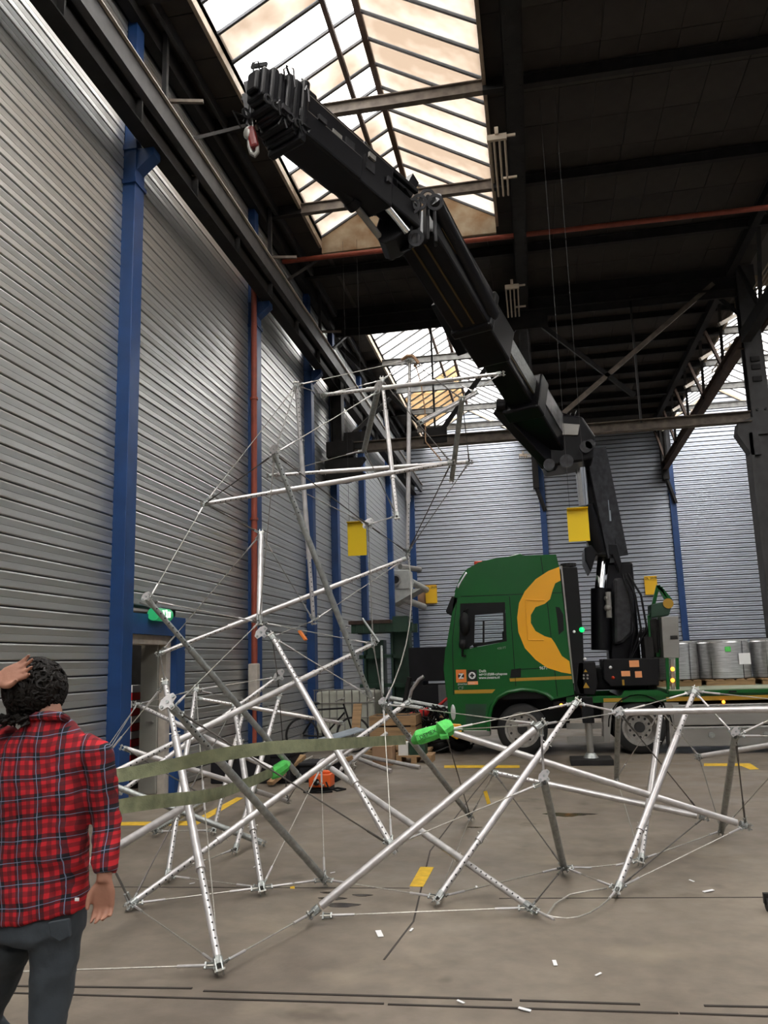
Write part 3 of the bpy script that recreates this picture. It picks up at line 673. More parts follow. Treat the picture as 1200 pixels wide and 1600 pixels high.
add('AF','lower long strut',(-3.304,5.6,0.81),(-1.625,8.2,1.838),'long silver strut rising right from behind the man to the crate joint',TW)
add('AG','pipe side strut',(-2.485,7.2,2.048),(-2.739,8,3.002),'short upright white strut beside the red riser pipe',TW,hole_ends='')
add('AH','exit sign strut',(-2.224,7.6,0.618),(-3.133,6.3,2.214),'long dull strut slanting down right from below the exit sign',TW,dull=True,hole_ends='b')
add('AI','white bar',(-2.754,4.7,0.496),(-2.55,6.1,0.7),'white strut passing behind the elbow of the man',FL,hole_ends='')
add('AJ','door strut',(-2.517,7.9,0.626),(-4.233,8.3,1.287),'silver strut slanting down right from before the open door',FL,hole_ends='b')
add('AK','low door strut',(-3.126,8.4,0.455),(-4.209,8,0.868),'thin silver strut low before the open door, under the door strut',FL,hole_ends='')
add('AL','rear leg',(-2.952,6.365,0.06),(-3.438,8,1.433),'slender white leg with drilled foot right of the front strut base',FL)
add('AM','white leg',(-2.082,6.073,0.06),(-2.875,7.6,1.291),'white leg standing beside the hanging cables in the left middle',FL)
add('AN','far white leg',(-2.746,7.302,0.06),(-2.748,8.6,1.313),'farther white leg leaning right before the blue column foot',FL)
add('AO','farthest leg',(-3.273,8.095,0.06),(-3.526,9.6,1.074),'farthest slim leg beyond the yellow floor line',FL)
add('AP','drilled strut',(-3.947,7.5,0.53),(-2.761,8.6,1.529),'drilled strut rising right to the small joint under the leaning strut',FL)
add('AR','wall strut',(-2.487,10.4,0.906),(-4.245,10,1.266),'thin pink white strut lying level in front of the blue columns',FL)
add('AS','grey low strut',(-2.61,7.6,0.053),(-3.998,7.3,0.623),'dull low strut crossing behind the front strut',FL,dull=True,hole_ends='')
add('AT','stub strut',(-3.862,8.017,0.06),(-4.039,9.9,0.085),'dull strut end lying on the floor before the yellow line',FL,dull=True,hole_ends='a')
add('AU','short stub',(-3.1,8.8,0.331),(-2.953,9.53,0.1),'short white stub lying between the legs',FL,hole_ends='')
# node plates at the big joints
def joint(p, nrm, s, label):
    p = Vector(p); n = Vector(nrm).normalized(); u = n.orthogonal().normalized(); v = n.cross(u)
    t = thing('joint_plate', tuple(p), label, 'joint plate')
    poly = [(-1.6,-.5),(-.6,-1),(.6,-1),(1.6,-.4),(1.6,.4),(.5,.7),(.35,1.5),(-.35,1.5),(-.5,.7),(-1.6,.4)]
    vs = []
    for o in (-.004, .004): vs += [p + n*o + u*(x*s) + v*(y*s) for x, y in poly]
    k = len(poly)
    MB().add(vs, [tuple(range(k))[::-1], tuple(range(k, 2*k))] + [(i,(i+1)%k,k+(i+1)%k,k+i) for i in range(k)]).build('plate','galv',t)
    for x, y in ((0,0),(-1.2,0),(1.2,0),(0,1.1)):
        c = p + u*(x*s) + v*(y*s); MB().cyl(c - n*.014, c + n*.014, s*.28, 8).build('bolt','galvdark',t)
joint((-2.269,4.85,1.449),(.1,-1,.3),.038,'bright steel joint plate at the head of the stout grey strut')
joint((-0.005,5.96,0.848),(.1,-1,.2),.030,'bright joint plate above the dark prop in mid floor')
joint((-1.313,6.95,1.331),(.1,-1,.1),.022,'joint plate before the wooden crate')
joint((-2.382,6.95,1.944),(.1,-1,.1),.040,'joint plate below the upright strut beside the red riser')
joint((1.467,6.85,1.046),(0,-1,.1),.028,'joint plate before the truck side boxes at the right')
joint((-1.784,8.9,3.198),(.2,-1,.1),.045,'dull joint plate beside the hanging yellow board in the tower')
joint((-1.331,7.35,4.26),(.1,-1,-.3),.035,'round joint plate near the tower top')
joint((-2.157,6.65,3.518),(.1,-1,-.2),.032,'joint plate at the head of the tall grey strut')
joint((-1.077,5.9,0.376),(0,-1,.2),.030,'joint plate where the leaning strut meets the crossing strut')
joint((-2.013,7.55,0.748),(0,-1,.3),.035,'joint plate before the orange case')
joint((-2.731,8.55,1.549),(0,-1,.1),.045,'small joint plate under the leaning strut')
joint((-3.131,6.25,2.242),(.1,-1,.1),.028,'joint plate below the exit sign')
joint((0.63,7.15,1.192),(0,-1,.2),.030,'joint plate before the rear truck wheel')

N = dict(
 kn=((-1.785,8.9,3.183),'joint by the yellow board'), left=((-3.237,4.378,0.03),'floor left of the man'),
 cf=((-2,7.5,0.731),'joint before the orange case'), man1=((-3.445,6.2,0.953),'behind the shoulder of the man'),
 man2=((-3.144,5.6,0.533),'behind the arm of the man'), ra=((1.981,6.8,1.254),'right picture edge'), rb=((2.068,7.2,0.973),'lower right picture edge'),
 e0=((-1.514,5.586,0.02),'floor by the crossing strut foot'), loose=((-0.01,5.834,0.01),'slack loop on the floor'),
 gr=((-1.533,8.2,1.81),'rod below the green press'), oj=((-2.468,8.6,2.148),'orange tag'),
)
def nd(k): return S[k] if k in S else N[k]
ncab = 0
def cable(k1, k2, dark=False, sag=0.0, r=.0045, turn=.16, mid=None):
    (a, na), (b, nb) = nd(k1), nd(k2); a = Vector(a); b = Vector(b); L = (b-a).length; d = (b-a)/L
    t = thing('tension_cable', tuple(a), '%s steel cable from %s to %s' % ('dark' if dark else 'thin', na, nb), 'cable', 'tension cables of the frame')
    m = 'darkcable' if dark else 'steelcable'
    pts = []
    n = 2 if sag == 0 and mid is None else 9
    for i in range(n):
        s = i/(n-1); p = a.lerp(b, s); p.z -= sag*4*s*(1-s)
        if mid is not None: p += Vector(mid)*(4*s*(1-s))
        p.z = max(p.z, .012); pts.append(p)
    MB().tube(pts, r, 6).build('wire', m, t, smooth=True)
    for c, u in ((a, pts[1]-pts[0]), (b, pts[-2]-pts[-1])):
        u = u.normalized(); sd = u.orthogonal().normalized()
        MB().cyl(c + u*.07, c + u*(.07+turn), .0085, 8).build('swaged_end', m if dark else 'galv', t, smooth=True)
        MB().beam(c + u*.015 + sd*.014, c + u*.08 + sd*.012, .008, .008).beam(c + u*.015 - sd*.014, c + u*.08 - sd*.012, .008, .008).cyl(c + u*.02 - sd*.024, c + u*.02 + sd*.024, .007, 6).cyl(c + u*.075 - sd*.018, c + u*.075 + sd*.018, .008, 6).build('shackle', 'galvdark', t)
CB = [('Va','AHb',0),('Va','Ub',1),('Ub','Xb',1),('Xb','Va',0),('Xb','AAa',0),('Va','AGb',1),('AGb','AEa',0),('AHb','AGa',0),('AGa','Cb',0),('AEa','Ab',1),
 ('Ab','man1',0),('AJb','man1',0),('Cb','Da',1),('Db','Ua',0),('AGa','AFb',0),('AFb','Tb',1),('AEb','Xa',0),('Tb','Da',0),('cf','Ca',0),('cf','AMa',0),
 ('Ba','AMa',0),('AMa','Ca',0),('Ca','Ga',0),('Aa','left',0),('Aa','Ea',0),('AIb','Aa',0),('Aa','Ba',0),('man2','Ba',1),('e0','Fa',0),('Ja','Fa',1),
 ('Ga','Ja',0),('Ga','Ta',0),('Ta','Ib',0),('Hb','Ta',1),('Ib','Ja',1),('Jb','Da',0),('Eb','Jb',0),('Tb','Eb',0),('Hb','Eb',0),('Hb','Gb',0),
 ('Gb','Ma',0),('Eb','Ma',0),('Ma','Kb',0),('Ma','Lb',0),('Lb','Qa',0),('Kb','Ob',0),('Kb','ra',0),('Ob','ra',0),('Ob','rb',0),('Qa','Oa',1),
 ('Ma','Ia',1),('Lb','Na',0),('Na','La',0),('Ia','Ka',1),('Ka','Ha',0),('La','Oa',0),('Oa','rb',0),('Ob','Ha',1),('Ja','Ka',0),
 ('Yb','Xb',0),('Yb','ACb',1),('Yb','Zb',0),('Zb','AAa',0),('AAb','ACb',0),('ABb','Ub',0),('Zb','Vb',1),('ABa','Wa',0),('ABa','Za',1),('Vb','Ya',1),
 ('Wb','Ya',1),('ACb','Wb',1),('Ub','kn',1),('kn','Ya',1),('kn','Za',0),('Wa','kn',1),('Ub','AGa',0),('Xa','AGb',0),('Xa','Db',0),('Yb','ADb',0),
 ('AFa','AJb',0),('AJb','Cb',0),('ALb','AJb',0),('ALb','ARa',0),('APb','Db',1),('APb','ALb',0),('ANb','AUa',1),('AMb','Ba',1),('AKb','AIb',1),('AOa','ATa',0),
 ('ALa','AMa',0),('ANa','ALa',0),('AIb','ALb',0),('AHa','AUb',1),('APb','AUb',1)]
for a, b, dk in CB: cable(a, b, bool(dk), r=.0055 if dk else .0042)
cable('Ya','Tb',False,mid=(.12,0,-.1),r=.006); cable('Fa','Ka',False,sag=.0,mid=(.0,-.35,-.02)); cable('kn','AFb',True,r=.005); cable('Ja','La',sag=.02)
# extra slack cable on the floor, orange tag, ropes
o = MB().tube([(-0.121,5.79,0.02),(-0.04,5.714,0.02),(0.018,5.972,0.02),(0.119,6.193,0.02),(0.256,6.299,0.02),(0.382,6.334,0.03)],.006,6).build('slack_cable','steelcable',smooth=True); tag(o,'slack cable curling on the floor before the dark prop','cable')
o = MB().beam((-2.483,8.5,2.008),(-2.413,8.5,1.91),.02,.09,(0,1,0)).build('orange_tag','orange'); tag(o,'orange fabric tag tied on a cable of the tower','tag')
o = MB().tube([(-1.427,9.55,5.355),(-1.354,9.5,5.379),(-1.282,9.5,5.372),(-1.221,9.5,5.283),(-1.276,9.6,5.275)],.022,7).build('rope_knot','card',smooth=True); tag(o,'orange brown rope knot on the head of the roped mast strut','rope')
o = MB().tube([(-1.234,9.4,5.198),(-1.18,9.4,4.963),(-1.146,9.4,4.636),(-1.154,9.4,4.237),(-0.972,9.4,3.987)],.008,6).build('hanging_rope','card',smooth=True); tag(o,'thin brown rope hanging right of the roped mast strut','rope')
for p,q in (((-1.565,8.2,1.856),(-1.731,8.2,2.1)),((-1.521,8.1,1.808),(-1.353,7.2,1.374))):
    o = MB().cyl(p,q,.012,8).build('threaded_rod','galvdark',smooth=True); tag(o,'grey threaded rod %s' % ('sticking up at the joint before the green press' if q[2]>p[2] else 'hanging down to the crate joint'),'rod')
# yellow paper tags
for i,(p,q) in enumerate((((-0.556,8,0.439),(-0.527,8,0.325)),((-1.918,6.3,0.014),(-1.904,6.25,-0.072)))):
    o = MB().beam(p,q,.035,.002,(0,1,0)).build('cable_label','tape'); tag(o,('pale yellow label on the cable before the oil stain','pale yellow label hanging by the foot of the stout grey strut')[i],'label')
# straps
def ribbon(pts, w, name, label):
    mb = MB(); pts = [Vector(p) for p in pts]
    # smooth resample
    res = []
    for i in range(len(pts)-1):
        p0 = pts[max(i-1,0)]; p1 = pts[i]; p2 = pts[i+1]; p3 = pts[min(i+2,len(pts)-1)]
        for k in range(5):
            s = k/5; res.append(.5*((2*p1)+(-p0+p2)*s+(2*p0-5*p1+4*p2-p3)*s*s+(-p0+3*p1-3*p2+p3)*s**3))
    res.append(pts[-1]); vs = []
    for i, p in enumerate(res):
        tw = .25*math.sin(i*.35); u = Vector((.0, tw*w/2, w/2)); f = Vector((0,.002,0))
        vs += [p+u-f, p-u-f, p-u+f, p+u+f]
    fs = []
    for i in range(len(res)-1):
        for k in range(4): fs.append((i*4+k, i*4+(k+1)%4, i*4+4+(k+1)%4, i*4+4+k))
    fs += [(3,2,1,0), tuple(range(len(vs)-4, len(vs)))]
    o = mb.add(vs, fs).build(name, 'strap', smooth=True); tag(o, label, 'strap'); return o
ribbon([(-2.577,4,1.063),(-2.426,4.5,1.055),(-2.2,4.7,1.082),(-1.9,4.75,1.139),(-1.625,5,1.154),(-1.409,5.6,1.111),(-1.293,6.6,1.034),(-1.146,7.1,0.995)],.078,'webbing_strap','long olive webbing strap stretched from the man to the grey strut joint')
ribbon([(-2.695,4.2,0.836),(-2.466,4.6,0.867),(-2.331,4.9,0.854),(-2.285,5.6,0.782),(-2.363,6.6,0.726),(-2.418,7.4,0.708)],.085,'webbing_strap','lower olive webbing strap ending at the smaller green sling')
def wrap(pts, rs, label):
    o = MB().tube(pts, .05, 9, rs).build('green_sling','lime',smooth=True); tag(o, label, 'sling'); return o
gs = thing('green_sling', (-0.899,6.75,1.08), 'bright green sling wrapped round the strut end before the truck', 'sling')
MB().tube([(-1.022,6.75,1.017),(-0.971,6.7,1.051),(-0.867,6.7,1.079),(-0.788,6.7,1.103)],.05,9,[.03,.062,.058,.05]).build('sleeve','lime',gs,smooth=True)
MB().tube([(-0.821,6.7,1.068),(-0.782,6.65,1.121),(-0.753,6.72,1.125),(-0.733,6.8,1.083)],.05,9,[.03,.06,.065,.04]).tube([(-0.796,6.66,1.062),(-0.734,6.66,1.071)],.04,8,[.03,.035]).build('knot','lime',gs,smooth=True)
text('DEMEX', .045,'hole',gs,'lettering',(-0.95,6.62,1.038),(R(90),R(-24),0),.001)
wrap([(-2.442,7.4,0.658),(-2.382,7.4,0.708),(-2.315,7.4,0.757),(-2.315,7.5,0.768)],[.03,.065,.055,.03],'smaller green sling at the end of the lower strap')
# loose tubes lying on the floor by the crate
for p,q,l in (((-2.928,13.6,0.151),(-1.899,13.049,0.03),'loose white tube on the floor, right one of the pair by the cardboard box'),((-3.135,13.2,0.237),(-2.279,12.626,0.03),'loose white tube on the floor, left one of the pair by the cardboard box'),((-3.032,11.711,0.04),(-2.363,12.8,0.569),'drilled silver tube leaning across the heap of cables'),((-3.005,11.2,0.228),(-2.579,12,0.516),'silver tube end sticking out of the heap behind the orange case')):
    o = MB().cyl(p,q,.032,12).build('loose_tube','galv',smooth=True); tag(o,l,'tube')

# ================================================================ TRUCK
TY = 14.7
t = thing('truck', (1.2, 15.9, 0), 'green and yellow flatbed lorry standing behind the frame, cab facing left', 'truck')
side = [(-1.603,1.006),(-1.638,1.506),(-1.587,1.875),(-1.472,2.404),(-1.382,2.859),(-1.266,3.108),(-1.144,3.253),(-0.931,3.358),(-0.618,3.423),(-0.218,3.448),(0.434,3.436),(0.473,3.194),(0.503,2.494),(0.573,1.001),(0.222,0.933),(0.13,1.021),(-0.05,1.091),(-0.29,1.118),(-0.546,1.08),(-0.729,0.986),(-0.837,0.836),(-0.892,0.642),(-0.914,0.426),(-1.371,0.411),(-1.569,0.501),(-1.602,0.786)]
win = [(-1.299,2.649),(-0.502,2.638),(-0.508,1.951),(-1.247,1.831),(-1.359,1.868)]
def keyhole(outer, inner):
    # join outer and inner loops at outer[4] / inner[0]
    o = outer[4:] + outer[:5]; i = [inner[0]] + inner[1:][::-1] + [inner[0]]
    return o + i
for y0, y1 in ((TY, TY+.05), (TY+2.4, TY+2.45)):
    bm = bmesh.new(); n = len(side)
    for y in (y0, y1):
        vo = [bm.verts.new((x, y, z)) for x, z in side]; vi = [bm.verts.new((x, y, z)) for x, z in win]
        es = [bm.edges.new((l[i], l[(i+1)%len(l)])) for l in (vo, vi) for i in range(len(l))]
        bmesh.ops.triangle_fill(bm, edges=es, use_beauty=True)
    mb = MB(); bm.verts.ensure_lookup_table()
    mb.add([v.co.copy() for v in bm.verts], [[v.index for v in f.verts] for f in bm.faces]) if not bm.verts.index_update() else None
    nn = n + len(win)
    for i in range(n): mb.f.append((i, (i+1)%n, nn+(i+1)%n, nn+i))
    for i in range(len(win)): mb.f.append((n+i, n+(i+1)%len(win), nn+n+(i+1)%len(win), nn+n+i))
    bm.free(); mb.build('cab_side', 'green', t)
mb = MB(); rg = side[:14]; k = len(rg); prof = ((TY+.02,.0),(TY+.02,.0),(TY+2.43,0))
vs = [(x, TY+.02, z) for x, z in rg] + [(x, TY+2.43, z) for x, z in rg]
o = mb.add(vs, [(i, i+1, k+i+1, k+i) for i in range(k-1) if i != 2 and i != 3]).build('cab_shell', 'green', t); md = o.modifiers.new('s','SOLIDIFY'); md.thickness = .03; md.offset = 0
x0,z0 = rg[2]; x1,z1 = rg[4]
MB().add([(x0,TY+.03,z0),(x1,TY+.03,z1),(x1,TY+2.42,z1),(x0,TY+2.42,z0),(x0+.02,TY+.03,z0),(x1+.02,TY+.03,z1),(x1+.02,TY+2.42,z1),(x0+.02,TY+2.42,z0)],[(0,1,2,3),(7,6,5,4),(0,4,5,1),(1,5,6,2),(2,6,7,3),(3,7,4,0)]).build('windscreen','glass',t)
MB().box((side[1][0]+.1,TY+.06,.95),(.6,TY+2.38,1.2)).box((side[1][0]+.25,TY+.1,1.2),(-1.2,TY+2.3,1.78)).build('cab_floor','black',t)
for yy in (TY+.35, TY+1.5):
    MB().box((-.95,yy,1.3),(-.45,yy+.5,1.5)).box((-.6,yy,1.4),(-.42,yy+.5,2.15)).build('seat','black',t,bevel=.04)
MB().ring((-1.12,TY+.6,1.9),(1,0,.5),.22,.19,.03,18).build('steering_wheel','black',t)
MB().box((-.3,TY+.1,1.2),(-.27,TY+2.3,3.2)).build('sleeper_curtain','black',t)
# window frame and panes
def px_prism(pts, y0, y1, name, m, parent=t, bevel=0):
    return MB().prism(pts, 'y', y0, y1).build(name, m, parent, bevel=bevel)
wf0 = px_prism(win, TY+.02, TY+.03, 'window_pane', 'glass')
px_prism([(-1.299,2.649),(-0.502,2.638),(-0.512,2.457),(-1.046,2.433),(-1.083,1.926),(-1.247,1.831),(-1.359,1.868)], TY+.005, TY+.02, 'window_frame', 'black')
px_prism([(-0.546,2.458),(-0.501,2.456),(-0.508,1.951),(-1.086,1.87),(-1.083,1.926),(-0.562,1.987)], TY+.005, TY+.02, 'window_frame', 'black')
px_prism([(-0.915,2.326),(-0.881,2.324),(-0.904,1.898),(-0.938,1.899)], TY+.006, TY+.02, 'window_divider', 'black')
for a, b in (((-0.418,14.7,2.736),(-0.406,14.7,1.97)),((-0.406,14.7,1.97),(-0.397,14.7,1.175)),((0.175,14.7,3.416),(0.239,14.7,2.505)),((0.239,14.7,2.505),(0.302,14.7,0.985)),((-1.353,14.7,2.731),(-1.467,14.7,2.007)),((-1.467,14.7,2.007),(-1.488,14.7,1.047)),((-1.282,14.7,2.774),(0.499,14.7,2.763)),((-0.336,14.7,1.459),(0.237,14.7,1.475)),((-0.336,14.7,1.459),(-0.333,14.7,1.316))):
    MB().beam((a[0],TY-.001,a[2]),(b[0],TY-.001,b[2]),.012,.006,(0,1,0)).build('panel_seam','black',t)
px_prism([(-1.57,2.523),(-1.538,2.476),(-1.447,2.449),(-1.306,2.764),(-1.443,2.793)], TY+.0, TY+2.45, 'sun_visor', 'black', bevel=.02)
MB().box((-1.05,TY+.5,3.33),(-.89,TY+.66,3.46)).build('beacon','redlens',t,bevel=.02)
px_prism([(-0.776,3.454),(-0.462,3.546),(-0.198,3.604),(-0.086,3.514),(-0.097,3.335),(-0.806,3.347)], TY+.8, TY+1.5, 'roof_hatch', 'green', bevel=.03)
px_prism([(-1.342,2.961),(-1.168,3.219),(-1.147,3.183),(-1.246,3.049),(-1.322,2.914)], TY-.012, TY+.2, 'roof_lamp', 'chrome', bevel=.01)
crescent = [(0.484,3.219),(0.292,3.158),(0.06,3.021),(-0.143,2.815),(-0.256,2.616),(-0.305,2.358),(-0.298,2.1),(-0.203,1.823),(-0.028,1.615),(0.16,1.472),(0.405,1.387),(0.56,1.357),(0.544,1.575),(0.424,1.667),(0.315,1.901),(0.264,1.98),(0.152,2.017),(-0,2.112),(-0.071,2.255),(-0.063,2.394),(0.026,2.528),(0.188,2.58),(0.286,2.657),(0.342,2.815),(0.395,2.932),(0.492,2.978)]
px_prism(crescent, TY-.005, TY+.001, 'crescent_emblem', 'yellow')
for a, b in (((-0.141,14.7,2.667),(0.192,14.7,2.642)),((-0.141,14.7,2.667),(-0.139,14.7,1.961)),((-0.139,14.7,1.961),(0.136,14.7,1.951))):
    MB().beam((a[0],TY-.006,a[2]),(b[0],TY-.006,b[2]),.022,.02,(0,1,0)).build('pressed_ridge','yellow',t,bevel=.006)
px_prism([(0.372,2.522),(0.437,2.508),(0.495,2.382),(0.487,2.105),(0.394,2.031),(0.389,2.275)], TY-.006, TY+.02, 'air_slot', 'black')
px_prism([(-1.473,1.13),(-0.754,1.129),(-0.813,1.065),(-1.47,1.069)], TY-.004, TY, 'gold_stripe', 'gold')
px_prism([(-0.5,1.309),(0.563,1.325),(0.57,1.27),(-0.492,1.257)], TY-.004, TY, 'gold_stripe', 'gold')
px_prism([(-0.458,1.462),(-0.29,1.479),(-0.3,1.326),(-0.488,1.32)], TY-.008, TY, 'door_handle_recess', 'black')
# fender lip around the front wheel, step, bumper, headlamp
arch = [(0.222,0.933),(0.13,1.021),(-0.05,1.091),(-0.29,1.118),(-0.546,1.08),(-0.729,0.986),(-0.837,0.836),(-0.892,0.642),(-0.914,0.426)]
MB().tube([(x, TY-.01, z) for x, z in arch], .035, 8).build('fender_lip', 'green', t, smooth=True)
MB().prism([(-1.292,0.889),(-0.923,0.881),(-0.963,0.556),(-1.298,0.54)],'y',TY-.003,TY+.01).build('step_recess','dkgreen',t)
MB().prism([(-1.347,0.443),(-0.881,0.436),(-0.886,0.339),(-1.331,0.324)],'y',TY-.03,TY+.3).build('step','alu',t,bevel=.01)
MB().prism([(-1.6,0.567),(-1.376,0.552),(-1.374,0.357),(-1.467,0.282),(-1.576,0.349)],'y',TY-.01,TY+2.45).build('bumper_corner','yellow',t,bevel=.02)
c = (-1.547,14.7,0.752); MB().ball((c[0]+.035,TY+.01,c[2]),.06,(.8,.5,2.4),14,10).build('headlamp','film',t,smooth=True)
# mirrors
c = (-1.224,14.55,2.275); m1 = MB().ball((c[0],14.55,c[2]),.10,(.95,.7,2.1),12,10).build('mirror','black',t,smooth=True)
c2 = (-1.275,14.55,1.919); MB().ball((c2[0],14.55,c2[2]),.08,(.9,.7,1.15),12,8).build('mirror','black',t,smooth=True)
MB().tube([(c[0],14.6,c[2]+.22),(c[0]+.05,14.7,c[2]+.27)],.02,6).tube([(c2[0],14.55,c2[2]-.05),(c2[0]-.02,14.6,c2[2]-.2),(c2[0]+.02,14.7,c2[2]-.2)],.02,6).build('mirror_arm','black',t)
# emblem block
def decal(x0,y0,x1,y1,name,m,d=.005): pass
a = (-1.434,14.7,1.483); b = (-1.25,14.7,1.262); MB().box((a[0],TY-.005,b[2]),(b[0],TY,a[2])).build('orange_square','orange',t)
cx, cz = (a[0]+b[0])/2, (a[2]+b[2])/2; MB().cyl((cx,TY-.009,cz),(cx,TY-.005,cz),.056,20).build('black_disc','hole',t)
text('Z',.115,'paper',t,'letter_z',(cx-.038,TY-.009,cz-.04),(R(90),0,0),.002,bold=.006)
a = (-1.233,14.7,1.473); b = (-1.062,14.7,1.28); MB().box((a[0],TY-.005,b[2]),(b[0],TY,a[2])).build('dark_square','hole',t)
cx, cz = (a[0]+b[0])/2, (a[2]+b[2])/2; MB().ring((cx,TY-.007,cz),(0,1,0),.062,.043,.004,24).build('white_ring','paper',t)
MB().cyl((cx,TY-.0075,cz),(cx,TY-.005,cz),.048,20).build('white_disc','paper',t)
MB().box((cx-.038,TY-.010,cz-.015),(cx+.038,TY-.0075,cz+.015)).box((cx-.015,TY-.0095,cz-.038),(cx+.015,TY-.0075,cz+.038)).build('dark_cross','hole',t)
a = (-1.234,14.7,1.275); b = (-1.051,14.7,1.218); MB().box((a[0],TY-.005,b[2]),(b[0],TY,a[2])).build('salmon_bar','ltorange',t); text('zwatra',.038,'paper',t,'lettering',(a[0]+.02,TY-.006,b[2]+.016),(R(90),0,0),.001)
a = (-1.411,14.7,1.239); text('ZWATRA',.040,'paper',t,'lettering',(a[0],TY-.003,a[2]-.022),(R(90),0,0),.001)
a = (-1.024,14.7,1.428); text('Delft',.062,'paper',t,'lettering',(a[0],TY-.003,a[2]),(R(90),0,0),.001,bold=.001)
a = (-1.027,14.7,1.373); text('tel+31(0)88-cyhapose',.056,'paper',t,'lettering',(a[0],TY-.003,a[2]),(R(90),0,0),.001,bold=.001)
a = (-1.03,14.7,1.314); text('www.zwatra.nl',.060,'paper',t,'lettering',(a[0],TY-.003,a[2]),(R(90),0,0),.001,bold=.001)
a = (-1.405,14.7,1.134); text('CF',.085,'alu',t,'badge',(a[0],TY-.003,a[2]),(R(90),0,0),.003)
a = (0.027,14.7,1.448); text('9671',.07,'paper',t,'fleet_number',(a[0],TY-.003,a[2]),(R(90),0,0),.001,bold=.001)
a = (-0.683,14.7,1.812); text('430 FT',.055,'alu',t,'badge',(a[0],TY-.003,a[2]),(R(90),R(-5),0),.002)
# rear wall of the cab equipment: tall black stack
a = (0.522,14.75,3.243); b = (0.704,14.75,0.995)
MB().prism([(0.511,3.226),(0.8,3.211),(0.814,2.041),(0.771,0.992),(0.598,0.996)],'y',TY+.1,TY+2.3).build('air_intake_stack','black',t,bevel=.015)
MB().ring((0.656,15,3.275),(0,0,1),.14,.10,.05,14).build('intake_cap','darksteel',t)
MB().beam((0.523,14.78,3.246),(0.591,14.78,1.062),.02,.03).build('chrome_edge','alu',t)
c = (0.795,14.75,2.106); MB().ball((c[0],TY+.02,c[2]),.045).build('green_lamp','greenlamp',t,smooth=True)
c = (0.662,14.75,2.078); MB().ball((c[0],TY+.03,c[2]),.025).build('white_knob','paper',t,smooth=True)
# chassis
xr = 7.5
MB().box((.45,TY+.05,.86),(xr,TY+.12,.97)).box((.45,TY+2.33,.86),(xr,TY+2.4,.97)).build('side_rail','green',t)
a = (1.407,14.7,1.056); b = (1.992,14.7,1.042)
MB().prism([(a[0]-.05,.95),(a[0]+.02,1.05),(b[0],1.05),(b[0]+.2,.95)],'y',TY+.03,TY+2.4).build('fender_top','green',t)
MB().box(((1.071,14.7,0.947)[0],TY+.035,.87),((1.377,14.7,0.94)[0],TY+.055,.93)).box((2.1,TY+.035,.86),(xr,TY+.055,.93)).build('gold_stripe','gold',t)
MB().box((-.9,TY+.8,.55),(xr,TY+.95,.85)).box((-.9,TY+1.5,.55),(xr,TY+1.65,.85)).build('chassis_beam','black',t)
MB().box((-.9,TY+.6,.4),(.5,TY+1.9,.95)).build('engine_block','black',t)
MB().box((2.15,TY,.97),(xr,TY+2.45,1.03)).build('deck_edge','green',t)
for k in range(10): MB().box((2.15,TY+.03+k*.24,1.03),(xr,TY+.03+k*.24+.225,1.05)).build('deck_board','deck',t)
for xx in (3.1,4.3): c = MB().box((xx,TY-.015,.985),(xx+.12,TY,1.015)).build('lashing_ring','black',t)
def wheel(cx, y, out, drive, nm):
    w = MB(); zc=.435; R1=.435
    prof = [(0,.30),(0.02,.38),(.05,R1-.01),(.09,R1),(.24,R1),(.28,R1-.01),(.31,.38),(.33,.30)]
    n = 36; vs=[]; 
    for o_, rr in prof:
        for i in range(n): g=2*math.pi*i/n; vs.append((cx+rr*math.cos(g), y+out*o_, zc+rr*math.sin(g)))
    fs=[(j*n+i,j*n+(i+1)%n,(j+1)*n+(i+1)%n,(j+1)*n+i) for j in range(len(prof)-1) for i in range(n)]
    tyre = w.add(vs,fs).build('tyre','rubber',t,smooth=True,sharp=50)
    d0 = .02 if not drive else .09
    r_ = MB().ring((cx,y+out*.025,zc),(0,1,0),.31,.262,.03,32).cyl((cx,y+out*.02,zc),(cx,y+out*(d0+.04),zc),.262,32,.20 if drive else .25,False)
    r_.ring((cx,y+out*(d0+.05),zc),(0,1,0),.255 if not drive else .205,.09,.02,32); r_.build('rim','rim',tyre,smooth=True)
    hb = MB()
    for i in range(10):
        g=2*math.pi*(i+.5)/10; rr = .205 if not drive else .165
        hb.cyl((cx+rr*math.cos(g),y+out*(d0+.036),zc+rr*math.sin(g)),(cx+rr*math.cos(g),y+out*(d0+.045),zc+rr*math.sin(g)),.022,10)
    tag(hb.build('vent_holes','hole',tyre),kind='stuff')
    nb = MB()
    for i in range(10):
        g=2*math.pi*i/10; nb.cyl((cx+.125*math.cos(g),y+out*(d0+.0),zc+.125*math.sin(g)),(cx+.125*math.cos(g),y+out*(d0+.05),zc+.125*math.sin(g)),.013,6)
    tag(nb.build('wheel_nuts','alu',tyre),kind='stuff')
    MB().cyl((cx,y+out*(d0-.03),zc),(cx,y+out*(d0+.1),zc),.085,18).build('hub','rubber',tyre,smooth=True)
for cx, dr in ((-.33, False), (1.64, True), (6.2, True)):
    wheel(cx, TY+.04, 1, dr, ''); wheel(cx, TY+2.41, -1, dr, '')
    MB().cyl((cx,TY+.2,.435),(cx,TY+2.2,.435),.06,10).build('axle','black',t)
